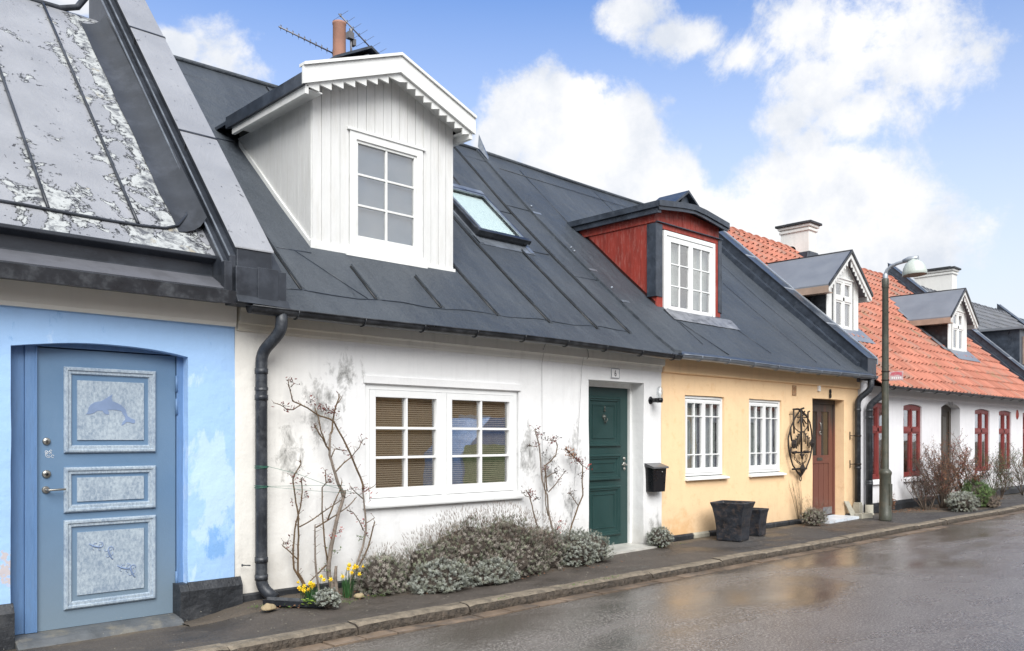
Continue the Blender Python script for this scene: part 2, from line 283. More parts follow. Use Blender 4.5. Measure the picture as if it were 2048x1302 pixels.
def doorblue():
    m, g, b, o = mat0('blue_door_paint'); p = g.pos(); x, y, z = g.xyz(p)[:3]; n = g.noise(p, 2.2, 5, .6)
    c = g.mix(g.mr(n, .3, .7), (.108,.195,.315), (.135,.225,.345)); c = g.mix(g.m('MULTIPLY', g.mr(g.m('ADD', z, g.m('MULTIPLY', n, .6)), 1.3, .35), .75), c, (.19,.245,.285))
    g.put(b.inputs['Base Color'], c); b.inputs['Roughness'].default_value = .45; g.put(b.inputs['Normal'], g.bump(g.noise(p, 90, 2, .5), .0008)); return m
W['blue_door'] = doorblue()
def galv():
    m, g, b, o = mat0('spangled_zinc'); p = g.pos(); n = g.noise(g.v('MULTIPLY', p, (1., 1., .6)), 60, 3, .7); k = g.noise(p, 5, 3, .5)
    c = g.mix(g.mr(g.m('ADD', g.m('MULTIPLY', n, .7), g.m('MULTIPLY', k, .3)), .36, .62), (.24,.31,.40), (.48,.56,.62))
    g.put(b.inputs['Base Color'], c); b.inputs['Roughness'].default_value = .4; b.inputs['Metallic'].default_value = .15; return m
W['spangle'] = galv()
def door8():
    m, g, b, o = mat0('worn_red_door'); p = g.pos(); x, y, z = g.xyz(p)[:3]; n = g.noise(g.v('MULTIPLY', p, (5., 5., .5)), 2.5, 6, .65)
    k = g.mr(g.m('ADD', z, g.m('MULTIPLY', g.m('SUBTRACT', n, .5), 2.2)), 1.5, 2.05)
    c = g.mix(k, (.155,.058,.042), (.045,.042,.040)); c = g.mix(g.m('MULTIPLY', g.mr(n, .55, .7), .5), c, (.07,.03,.025))
    g.put(b.inputs['Base Color'], c); b.inputs['Roughness'].default_value = .5; g.put(b.inputs['Normal'], g.bump(n, .004)); return m
W['worn_door'] = door8()
def glass(name, tint=(1,1,1), boost=1.5, base=.06):
    m = bpy.data.materials.new(name); m.use_nodes = True; m.node_tree.nodes.clear(); g = G(m.node_tree)
    gl = g.n('ShaderNodeBsdfGlossy'); gl.inputs['Roughness'].default_value = .01; tr = g.n('ShaderNodeBsdfTransparent'); g.put(tr.inputs[0], tint)
    fr = g.n('ShaderNodeFresnel'); g.put(fr.inputs[0], g.m('SUBTRACT', 1.5, g.m('MULTIPLY', g.n('ShaderNodeNewGeometry').outputs['Backfacing'], .8333)))
    g.put(gl.inputs['Normal'], g.bump(g.noise(g.pos(), 2.2, 2, .5), .0015))
    f = g.m('ADD', g.m('MULTIPLY', fr.outputs[0], boost), base, clamp=True); mx = g.n('ShaderNodeMixShader'); g.put(mx.inputs[0], f)
    g.nt.links.new(tr.outputs[0], mx.inputs[1]); g.nt.links.new(gl.outputs[0], mx.inputs[2]); g.nt.links.new(mx.outputs[0], g.n('ShaderNodeOutputMaterial').inputs[0]); return m
W['glass'] = glass('window_glass', (.90,.90,.90), 2.8, .14); W['skyglass'] = glass('skylight_glass', (.93,.98,.97), 1.2, .03)
W['globe'] = glass('lamp_globe', (.93,.95,.96), 1.2, .1)
def asphalt(name, road):
    m, g, b, o = mat0(name); p = g.pos(); x, y, z = g.xyz(p)[:3]
    gr = g.noise(p, 55 if road else 70, 4, .75); md = g.noise(p, 2.5, 5, .6); pud = g.noise(g.v('MULTIPLY', p, (.55, 1.3, 1.)), .9, 5, .55, .3)
    if road:
        c = g.mix(g.mr(md, .3, .7), (.120,.104,.092), (.172,.155,.141)); c = g.mix(g.mr(gr, .52, .60), c, (.40,.37,.34)); c = g.mix(g.mr(gr, .46, .36), c, (.07,.06,.052))
        wet = g.mr(g.m('ADD', pud, g.mr(y, -4.6, -1.8, -.12, .07)), .36, .70, smooth=True)
        g.put(b.inputs['Base Color'], g.mix(g.m('MULTIPLY', wet, .70), c, (.055,.046,.038)))
        g.put(b.inputs['Roughness'], g.mr(wet, 0., 1., .29, .12)); b.inputs['Specular IOR Level'].default_value = .75
        h = g.m('MULTIPLY', gr, g.mr(wet, 0., 1., 1., .22)); h = g.m('ADD', h, g.m('MULTIPLY', g.noise(p, 14, 3, .6), .22)); g.put(b.inputs['Normal'], g.bump(h, .0048))
    else:
        c = g.mix(g.mr(md, .3, .7), (.060,.050,.042), (.098,.082,.068)); c = g.mix(g.mr(gr, .5, .72), c, (.18,.155,.13))
        newer = g.mr(x, 15.3, 15.7); newer = g.m('MAXIMUM', newer, g.m('MULTIPLY', g.mr(x, 10.0, 10.05), g.mr(x, 13.5, 13.3)))
        c = g.mix(g.m('MULTIPLY', newer, .65), c, g.mix(g.mr(gr, .5, .7), (.042,.044,.048), (.11,.11,.115)))
        wall = g.mr(g.m('ADD', y, g.m('MULTIPLY', g.m('SUBTRACT', g.noise(p, 4, 6, .65), .5), .9)), -.25, .02)
        c = g.mix(g.m('MULTIPLY', wall, .7), c, (.20,.155,.10))
        c = g.mix(g.m('MULTIPLY', g.mr(g.noise(p, 9, 7, .75), .6, .68), .45), c, (.25,.21,.15))
        damp = g.mr(g.noise(g.v('MULTIPLY', p, (.8,1.4,1.)), 1.1, 4, .6), .50, .62); c = g.mix(g.m('MULTIPLY', damp, .45), c, (.03,.026,.022))
        g.put(b.inputs['Base Color'], c); g.put(b.inputs['Roughness'], g.mr(damp, 0., 1., .75, .38)); g.put(b.inputs['Normal'], g.bump(g.m('ADD', gr, g.m('MULTIPLY', g.noise(p, 12, 4, .6), .8)), .010))
    return m
W['road'] = asphalt('wet_asphalt', True); W['pavement'] = asphalt('pavement_asphalt', False)
W['kerb'] = simple('kerb_granite', (.21,.175,.13), .75, var=.35, scale=9, bump=.03, bscale=16, dirt=(.04,.035,.028), dirtk=.7, dscale=7)
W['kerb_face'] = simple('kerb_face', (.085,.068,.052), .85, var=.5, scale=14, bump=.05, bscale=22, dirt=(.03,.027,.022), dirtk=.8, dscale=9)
W['sett'] = simple('gutter_setts', (.19,.14,.10), .5, var=.55, scale=2.3, bump=.012, bscale=18, dirt=(.07,.065,.06), dirtk=.95, dscale=3)
W['earth'] = simple('earth', (.08,.065,.05), .95, var=.3, scale=1, bump=.03, bscale=12)

# ------------------------------------------------------------------ mesh helpers
def nz(x, y=0, z=0, s=1): return mnoise.noise(Vector((x*s, y*s, z*s)))
class MB:
    def __init__(s): s.v = []; s.f = []; s.mi = []; s.sm = []
    def add(s, vs, fs, mi=0, smooth=False):
        k = len(s.v); s.v += [tuple(q) for q in vs]; s.f += [tuple(i+k for i in f) for f in fs]; s.mi += [mi]*len(fs); s.sm += [smooth]*len(fs); return s
    def box(s, x0, x1, y0, y1, z0, z1, mi=0):
        return s.add([(x0,y0,z0),(x1,y0,z0),(x1,y1,z0),(x0,y1,z0),(x0,y0,z1),(x1,y0,z1),(x1,y1,z1),(x0,y1,z1)],
                     [(0,3,2,1),(4,5,6,7),(0,1,5,4),(1,2,6,5),(2,3,7,6),(3,0,4,7)], mi)
    def quad(s, a, b, c, d, mi=0): return s.add([a,b,c,d], [(0,1,2,3)], mi)
    def prism(s, poly, f0, f1, mi=0, smooth=False):
        """poly: 2D points; f0/f1 map a 2D point to the two end 3D points"""
        n = len(poly); vs = [f0(*p) for p in poly] + [f1(*p) for p in poly]
        s.add(vs, [tuple(range(n))[::-1], tuple(range(n, 2*n))], mi)
        return s.add(vs, [(i, (i+1) % n, n+(i+1) % n, n+i) for i in range(n)], mi, smooth)
    def px(s, poly, x0, x1, mi=0): return s.prism(poly, lambda y, z: (x0,y,z), lambda y, z: (x1,y,z), mi)     # poly in (y,z)
    def py(s, poly, y0, y1, mi=0): return s.prism(poly, lambda x, z: (x,y0,z), lambda x, z: (x,y1,z), mi)     # poly in (x,z)
    def pz(s, poly, z0, z1, mi=0): return s.prism(poly, lambda x, y: (x,y,z0), lambda x, y: (x,y,z1), mi)
    def tube(s, pts, r, n=8, mi=0, cap=True, smooth=True):
        pts = [Vector(p) for p in pts]; m = len(pts); rs = r if isinstance(r, (list, tuple)) else [r]*m; vs = []; prev = None
        for i, p in enumerate(pts):
            t = (pts[min(i+1, m-1)] - pts[max(i-1, 0)]).normalized()
            if prev is None: a = t.orthogonal().normalized()
            else: a = (prev - t*prev.dot(t)); a = a.normalized() if a.length > 1e-6 else t.orthogonal().normalized()
            prev = a; b = t.cross(a)
            for j in range(n):
                q = 2*pi*j/n; vs.append(p + (a*cos(q) + b*sin(q))*rs[i])
        fs = [(i*n+j, i*n+(j+1) % n, (i+1)*n+(j+1) % n, (i+1)*n+j) for i in range(m-1) for j in range(n)]
        s.add(vs, fs, mi, smooth)
        if cap: k = len(s.v)-len(vs); s.f += [tuple(k+j for j in range(n))[::-1], tuple(k+(m-1)*n+j for j in range(n))]; s.mi += [mi]*2; s.sm += [False]*2
        return s
    def lathe(s, prof, c, axis=(0,0,1), n=20, mi=0):
        ax = Vector(axis).normalized(); a = ax.orthogonal().normalized(); b = ax.cross(a); c = Vector(c); vs = []
        for r, h in prof:
            for j in range(n): q = 2*pi*j/n; vs.append(c + ax*h + (a*cos(q)+b*sin(q))*max(r, 1e-4))
        return s.add(vs, [(i*n+j, i*n+(j+1) % n, (i+1)*n+(j+1) % n, (i+1)*n+j) for i in range(len(prof)-1) for j in range(n)], mi, True)
    def build(s, name, mats, parent=None, origin=None, recalc=True):
        """ONE mesh object; vertices are given in world metres"""
        if isinstance(mats, str): mats = [mats]
        o0 = Vector(origin) if origin is not None else (Vector(parent['_o']) if parent is not None else Vector(s.v[0]))
        me = bpy.data.meshes.new(name); me.from_pydata([tuple(Vector(q)-o0) for q in s.v], [], s.f)
        for m in mats: me.materials.append(W[m])
        me.polygons.foreach_set('material_index', s.mi); me.polygons.foreach_set('use_smooth', s.sm)
        if recalc:
            bm = bmesh.new(); bm.from_mesh(me); bmesh.ops.recalc_face_normals(bm, faces=bm.faces); bm.to_mesh(me); bm.free()
        o = bpy.data.objects.new(name, me); C.objects.link(o)
        if parent is not None:
            o.parent = parent; po = Vector(parent['_o']); o.location = o0 - po; o['_o'] = tuple(o0)
        else: o.location = o0; o['_o'] = tuple(o0)
        return o
def thing(name, loc, label, cat, group=None):
    o = bpy.data.objects.new(name, None); C.objects.link(o); o.location = loc; o['_o'] = tuple(loc); o.empty_display_size = .2
    o['label'] = label; o['category'] = cat
    if group: o['group'] = group
    return o
def tag(o, label, cat, group=None, kind=None):
    o['label'] = label; o['category'] = cat
    if group: o['group'] = group
    if kind: o['kind'] = kind
    return o
def struct(o, kind='structure'): o['kind'] = kind; return o
def bevel(o, w=.004, seg=2):
    m = o.modifiers.new('bevel', 'BEVEL'); m.width = w; m.segments = seg; m.limit_method = 'ANGLE'; m.angle_limit = radians(40); return o
def sag(x): return .045*sin((x-4)*.42) - .02
def wob(x, z, amp=.010): return amp*(nz(x, 3.1, z, .9) + .45*nz(x, 7.7, z, 2.6))

def front_wall(name, mat, parent, x0, x1, z0, z1, ops, amp=.010, step=.11, ymin=0., back=(7.8, 2.7), ends=True):
    """front skin with real openings (xa, xb, za, zb, depth, arch rise), reveals, and the plain back and end walls"""
    xs = {x0, x1}; zs = {z0, z1}
    for a in ops: xs |= {a[0], a[1]}; zs |= {a[2], a[3]}
    def fill(st):
        st = sorted(st); out = [st[0]]
        for a, b in zip(st, st[1:]):
            n = max(1, round((b-a)/step)); out += [a+(b-a)*i/n for i in range(1, n+1)]
        return out
    xs, zs = fill(xs), fill([max(z0, min(z1, q)) for q in zs])
    def pt(x, z, y=None):
        zz = z
        for xa, xb, za, zb, dp, rise in ops:
            if rise and xa-1e-6 <= x <= xb+1e-6 and z >= zb-1e-6:
                t = (x-(xa+xb)/2)/((xb-xa)/2); zz = z + rise*(1-t*t)*(z1-z)/(z1-zb)
        e = .006*nz(x*1.0, 9, z, 3.0)
        return (x + e*(0 if abs(x-x0) < .01 or abs(x-x1) < .01 else 1), ymin + wob(x, z, amp) if y is None else y, zz + e)
    m = MB(); idx = {}
    vs = [pt(x, z) for z in zs for x in xs]; nx = len(xs); fs = []
    for j in range(len(zs)-1):
        for i in range(nx-1):
            cx, cz = (xs[i]+xs[i+1])/2, (zs[j]+zs[j+1])/2
            if any(a[0] < cx < a[1] and a[2] < cz < a[3] for a in ops): continue
            fs.append((j*nx+i, j*nx+i+1, (j+1)*nx+i+1, (j+1)*nx+i))
    m.add(vs, fs, 0, True)
    for xa, xb, za, zb, dp, rise in ops:
        X = [x for x in xs if xa-1e-6 <= x <= xb+1e-6]; Z = [z for z in zs if za-1e-6 <= z <= zb+1e-6]
        def strip(line):
            a = [pt(*q) for q in line]; b = [pt(q[0], q[1], dp+.0) for q in line]; n = len(a)
            m.add(a+b, [(i, i+1, n+i+1, n+i) for i in range(n-1)], 0, False)
        strip([(x, zb) for x in X])
        if za > z0+.01: strip([(x, za) for x in X])
        strip([(xa, z) for z in Z]); strip([(xb, z) for z in Z])
    yb, zb = back
    if ends:
        m.quad((x0,yb,z0),(x1,yb,z0),(x1,yb,zb),(x0,yb,zb)); m.quad((x0,.0,z0),(x0,yb,z0),(x0,yb,zb),(x0,.0,z1)); m.quad((x1,.0,z0),(x1,yb,z0),(x1,yb,zb),(x1,.0,z1))
        m.add([(x0,0,z1),(x0,yb,zb),(x0,3.9,6.3)], [(0,1,2)]); m.add([(x1,0,z1),(x1,yb,zb),(x1,3.9,6.3)], [(0,1,2)])
    o = m.build(name, mat, parent, recalc=False)
    return o
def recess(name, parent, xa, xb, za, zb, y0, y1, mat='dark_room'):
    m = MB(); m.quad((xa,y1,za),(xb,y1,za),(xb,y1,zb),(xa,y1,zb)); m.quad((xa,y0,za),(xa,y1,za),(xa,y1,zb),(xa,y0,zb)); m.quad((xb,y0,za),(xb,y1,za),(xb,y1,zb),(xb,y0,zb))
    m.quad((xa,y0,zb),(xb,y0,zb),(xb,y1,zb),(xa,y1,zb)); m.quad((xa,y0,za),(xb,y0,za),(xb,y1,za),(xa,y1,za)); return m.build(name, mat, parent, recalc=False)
def frame_rect(m, xa, xb, za, zb, y0, y1, w, wb=None, mi=0):
    wb = wb or w
    m.box(xa, xa+w, y0, y1, za, zb, mi); m.box(xb-w, xb, y0, y1, za, zb, mi); m.box(xa+w, xb-w, y0, y1, zb-w, zb, mi); m.box(xa+w, xb-w, y0, y1, za, za+wb, mi)
def sash(m, xa, xb, za, zb, y0, y1, w, cols, rows, bar=.022, wb=None):
    """cols/rows: fractional bar positions"""
    frame_rect(m, xa, xb, za, zb, y0, y1, w, wb); wb = wb or w; X0, X1, Z0, Z1 = xa+w, xb-w, za+wb, zb-w
    for c in cols: q = X0+(X1-X0)*c; m.box(q-bar/2, q+bar/2, y0+.006, y1-.004, Z0, Z1)
    for r in rows: q = Z0+(Z1-Z0)*r; m.box(X0, X1, y0+.009, y1-.007, q-bar/2, q+bar/2)
def pane(parent, xa, xb, za, zb, y, mat='glass'):
    return MB().box(xa, xb, y, y+.006, za, zb).build('pane', mat, parent)
def backing(m, x0, x1, zb, zt, hole, y0, y1, peak=None):
    """a wall panel with a rectangular hole: hole = (xa, xb, za, zb)"""
    a, b, c, d = hole; top = [(b, zt(b)), (a, zt(a))] if peak is None or not a < peak < b else [(b, zt(b)), (peak, zt(peak)), (a, zt(a))]
    m.py([(x0, zb), (a, zb), (a, zt(a)), (x0, zt(x0))], y0, y1); m.py([(b, zb), (x1, zb), (x1, zt(x1)), (b, zt(b))], y0, y1)
    m.py([(a, zb), (b, zb), (b, c), (a, c)], y0, y1); m.py([(a, d), (b, d)]+top, y0, y1)
def split_x(o, c):
    """part o becomes two parts of the same name, left and right of x = c (world)"""
    me = o.data; ox = o['_o'][0]; parts = []
    for side in (0, 1):
        bm = bmesh.new(); bm.from_mesh(me); cents = {}; seen = set(); kill = []
        for v in bm.verts:
            if v.index in seen: continue
            st = [v]; comp = []; seen.add(v.index)
            while st:
                q = st.pop(); comp.append(q)
                for e in q.link_edges:
                    w_ = e.other_vert(q)
                    if w_.index not in seen: seen.add(w_.index); st.append(w_)
            if ((sum(q.co.x for q in comp)/len(comp)+ox) > c) != bool(side): kill += comp
        bmesh.ops.delete(bm, geom=kill, context='VERTS'); parts.append(bm)
    n = o.copy(); n.data = me.copy(); C.objects.link(n); parts[1].to_mesh(n.data); parts[0].to_mesh(me); [p.free() for p in parts]; return o
def curtain(parent, xa, xb, za, zb, y, mat='curtain', amp=.018, wl=.075, name='curtain'):
    m = MB(); n = int((xb-xa)/.012); vs = []
    for i in range(n+1):
        x = xa+(xb-xa)*i/n; yy = y+amp*sin(x*2*pi/wl+.8*sin(x*9)); vs += [(x,yy,za),(x,yy,zb)]
    m.add(vs, [(2*i, 2*i+2, 2*i+3, 2*i+1) for i in range(n)], 0, True); return m.build(name, mat, parent)
def moulding(m, xa, xb, za, zb, y, w, d, mi=0):
    """a raised picture-frame moulding with a stepped section, projecting d towards -Y from y"""
    prof = [(0,0),(.0,-.55*d),(.18*w,-d),(.42*w,-d),(.52*w,-.6*d),(.85*w,-.6*d),(w,0)]
    def ring(t, dy): return [(xa+t,y+dy,za+t),(xb-t,y+dy,za+t),(xb-t,y+dy,zb-t),(xa+t,y+dy,zb-t)]
    vs = []; [vs.extend(ring(*q)) for q in prof]; fs = [(k*4+i, k*4+(i+1) % 4, (k+1)*4+(i+1) % 4, (k+1)*4+i) for k in range(len(prof)-1) for i in range(4)]
    m.add(vs, fs, mi)
def roof_slab(name, mat, parent, x0, x1, prof, th=.05, step=.35, sagf=sag, amp=.008):
    """prof: (y,z) from eave over the ridge; a thick sheet following it"""
    P = []
    for (a, b), (c, d) in zip(prof, prof[1:]):
        n = max(1, round(hypot(c-a, d-b)/.35)); P += [(a+(c-a)*i/n, b+(d-b)*i/n) for i in range(n)]
    P.append(prof[-1]); n = max(2, round((x1-x0)/step)); m = MB(); vs = []
    zmax = max(q[1] for q in prof)
    for j in range(n+1):
        x = x0+(x1-x0)*j/n
        for y, z in P:
            k = (z-2.6)/(zmax-2.6); dz = sagf(x)*k + amp*nz(x, y, z, 1.6)
            vs.append((x, y, z+dz))
    k = len(P); nb = len(vs); low = [(a, b+.02, c-th) for a, b, c in vs]
    fs = [(j*k+i, (j+1)*k+i, (j+1)*k+i+1, j*k+i+1) for j in range(n) for i in range(k-1)]
    m.add(vs, fs, 0, True); m.add(low, [f[::-1] for f in fs], 0, True)
    m.add([vs[j*k] for j in range(n+1)]+[low[j*k] for j in range(n+1)], [(j, j+1, n+2+j, n+1+j) for j in range(n)])
    for j in (0, n): m.add([vs[j*k+i] for i in range(k)]+[low[j*k+i] for i in range(k)], [(i, i+1, k+i+1, k+i) for i in range(k-1)])
    return m.build(name, mat, parent, recalc=False)
def text_obj(name, s, size, loc, parent, mat, sx=1., ext=.002, rot=(pi/2, 0, 0)):
    cu = bpy.data.curves.new(name, 'FONT'); cu.body = s; cu.size = size; cu.extrude = ext; cu.align_x = 'CENTER'; cu.materials.append(W[mat])
    o = bpy.data.objects.new(name, cu); C.objects.link(o); me = bpy.data.meshes.new_from_object(o); bpy.data.objects.remove(o); o = bpy.data.objects.new(name, me); C.objects.link(o); o.parent = parent; o.location = Vector(loc)-Vector(parent['_o']); o.rotation_euler = rot; o.scale = (sx, 1, 1); o['_o'] = tuple(loc); return o
def ogive_interp(pts, x):
    for (a, b), (c, d) in zip(pts, pts[1:]):
        if a <= x <= c: return b+(d-b)*(x-a)/(c-a)
    return pts[0][1] if x < pts[0][0] else pts[-1][1]
def boards(m, x0, x1, zb, zt, y, n, gap=.006, th=.016, holes=(), mi=0, axis='y', jit=.002):
    """vertical cladding boards; zb/zt are functions of the running coordinate"""
    w = (x1-x0)/n
    for i in range(n):
        a, b = x0+i*w+gap/2, x0+(i+1)*w-gap/2; jy = jit*random.uniform(-1, 1)
        segs = [(None, None)]
        for ha, hb, hz0, hz1 in holes:
            if b > ha+.002 and a < hb-.002: segs = [(None, hz0), (hz1, None)]
        for lo, hi in segs:
            za, zb2 = (zb(a) if lo is None else lo), (zb(b) if lo is None else lo); ta, tb = (zt(a) if hi is None else hi), (zt(b) if hi is None else hi)
            if ta-za < .01 and tb-zb2 < .01: continue
            poly = [(a, za), (b, zb2), (b, max(tb, zb2+.001)), (a, max(ta, za+.001))]
            if axis == 'y': m.py(poly, y+jy-th, y+jy, mi)
            else: m.prism(poly, lambda u, z: (y+jy-th, u, z), lambda u, z: (y+jy, u, z), mi)

# ------------------------------------------------------------------ ground, road, pavement, kerb
struct(MB().add([(-300,-300,-.16),(400,-300,-.16),(400,300,-.16),(-300,300,-.16)], [(0,1,2,3)]).build('ground', 'earth', origin=(0,0,-.16)))
def pav(x, y):
    k = kerb_y(x)+.13; t = (y-k)/(.25-k); return .012*nz(x, y, 0, 1.3)+.004*nz(x, y, 4, 5)-.012*(1-t)+dip(x, y)
def kerb_y(x): return -1.49+.008*sin(x*.9)
def dip(x, y):
    t = min(1, max(0, (3.75-x)/.75)); return -.105*t*t*(3-2*t)*(1-.75*min(1, max(0, -y/1.35)))
xs = [-8+i*.5 for i in range(33)]+[9+i*2 for i in range(40)]
def strip(name, mat, ya, yb, z, ny=1, xs=xs, zf=None):
    m = MB(); vs = []
    for x in xs:
        for j in range(ny+1):
            y = ya(x)+(yb(x)-ya(x))*j/ny; vs.append((x, y, z if zf is None else zf(x, y, j/ny)))
    k = ny+1; m.add(vs, [(i*k+j, (i+1)*k+j, (i+1)*k+j+1, i*k+j+1) for i in range(len(xs)-1) for j in range(ny)], 0, True); return m.build(name, mat, origin=(0, -1, 0), recalc=False)
fx = [-8+i*.12 for i in range(300)]+[28+i*2 for i in range(30)]
struct(strip('road', 'road', lambda x: -8.2, lambda x: kerb_y(x)-.20, -.10, 8, xs, lambda x, y, t: -.10+.05*sin(pi*min(1, max(0, (-1.6-y)/6.6)))))
struct(strip('pavement', 'pavement', lambda x: kerb_y(x)+.13, lambda x: .25, 0, 6, fx, lambda x, y, t: .012*nz(x, y, 0, 1.3)+.004*nz(x, y, 4, 5)-.012*(1-t)+dip(x, y)))
struct(MB().box(-8, 80, -9.6, -8.2, -.2, .0).build('pavement_opposite', 'pavement', origin=(0,-9,0)))
# kerb: long rough granite stones, each with its own chipped arris
m = MB(); x = -6.; random.seed(3)
while x < 70:
    L = random.uniform(.9, 1.5); n = max(2, int(L/.07)) if x < 26 else 3; tilt = random.uniform(-.006, .006); sh = random.uniform(-.008, .008); vs = []
    for i in range(n+1):
        xx = x+.006+(L-.012)*i/n; ky = kerb_y(xx)+sh; end = .008 if i in (0, n) else 0
        a = .012*nz(xx, 1, 0, 7)+.006*nz(xx, 2, 0, 23); b = .010*nz(xx, 5, 0, 9)
        for (dy, z) in ((.16, -.17), (.15+.012*nz(xx, 8, 0, 5), -.006+tilt), (.04+a*.5, -.004+tilt-end), (.0+a, -.022+tilt+b*.7-end), (-.012+a+b, -.06+b), (-.008+.012*nz(xx, 3, 1, 11), -.17)): vs.append((xx, ky+dy, z))
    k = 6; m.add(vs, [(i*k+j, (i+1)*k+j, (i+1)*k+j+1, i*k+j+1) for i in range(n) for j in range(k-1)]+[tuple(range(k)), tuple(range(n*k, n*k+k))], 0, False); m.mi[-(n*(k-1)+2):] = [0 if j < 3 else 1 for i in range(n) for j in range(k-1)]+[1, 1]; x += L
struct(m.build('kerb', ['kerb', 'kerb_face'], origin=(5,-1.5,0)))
# flat reddish gutter setts in front of the kerb
m = MB(); x = -6.
while x < 60:
    L = random.uniform(.28, .55); t = random.uniform(-.006, .006); a, b = x+.008, x+L-.008
    if random.random() < .93:
        d1, d2 = random.uniform(-.012, .02), random.uniform(-.012, .02)
        m.pz([(a, kerb_y(a)-.17+d1), (b, kerb_y(b)-.17+d2), (b, kerb_y(b)-.005), (a, kerb_y(a)-.005)], -.18, -.094+t)
    x += L
struct(m.build('gutter_setts', 'sett', origin=(5,-1.6,-.1)))
struct(strip('gutter_bed', 'earth', lambda x: kerb_y(x)-.24, lambda x: kerb_y(x)+.02, -.104))

# ================================================================== blue house (left)
RB = lambda y: 3.22+1.05*y
BO = (1.0, 0, 0)
bh = thing('blue_house', BO, 'light blue house with peeling grey metal roof and a dolphin on its door', 'house', 'terraced houses along the street')
front_wall('wall', 'blue_plaster', bh, -4, 3.552, -.2, 2.66, [(1.75, 3.12, -.2, 2.20, .13, .06)], amp=.012)
m = MB(); m.px([(.0,-.2),(-.055,-.2),(-.06,.17),(-.02,.235),(.0,.25)], 3.115, 3.60); m.px([(.13,-.2),(-.05,-.2),(-.055,.17),(-.01,.23),(.13,.23)], 3.035, 3.115)
m.px([(.0,-.2),(-.055,-.2),(-.055,.17),(-.015,.235),(.0,.25)], -4, 1.765); split_x(bevel(m.build('plinth', 'black_plinth', bh), .02, 3), 2.4)
m = MB(); m.px([(.02,2.50),(-.035,2.50),(-.05,2.53),(-.055,2.72),(.02,2.72)], -4, 3.545); m.build('cornice', 'cream_plaster', bh)
# door: frame, leaf, three framed panels
m = MB(); m.box(1.72, 1.87, .11, .21, -.03, 2.27); m.box(1.872, 1.955, .095, .21, -.03, 2.27); m.box(3.065, 3.14, .10, .21, -.03, 2.27); m.box(1.955, 3.065, .10, .21, 2.22, 2.30)
m.box(1.945, 1.958, .088, .1, -.03, 2.22); m.box(1.70, 3.16, .21, .24, -.03, 2.4); bevel(m.build('door_frame', 'blue_wood', bh), .003)
dr = MB().box(1.962, 3.058, .118, .16, -.03, 2.21).build('door', 'blue_door', bh)
for za, zb in ((1.375, 2.07), (.895, 1.26), (.115, .835)):
    m = MB(); moulding(m, 2.155, 2.885, za, zb, .118, .062, .028); m.build('panel_moulding', 'spangle', dr)
    pw = .55 if zb-za > .5 else .55; t = .105 if zb-za > .5 else .085
    MB().box(2.255, 2.785, .108, .118, za+t, zb-t).build('metal_panel', 'spangle', dr)
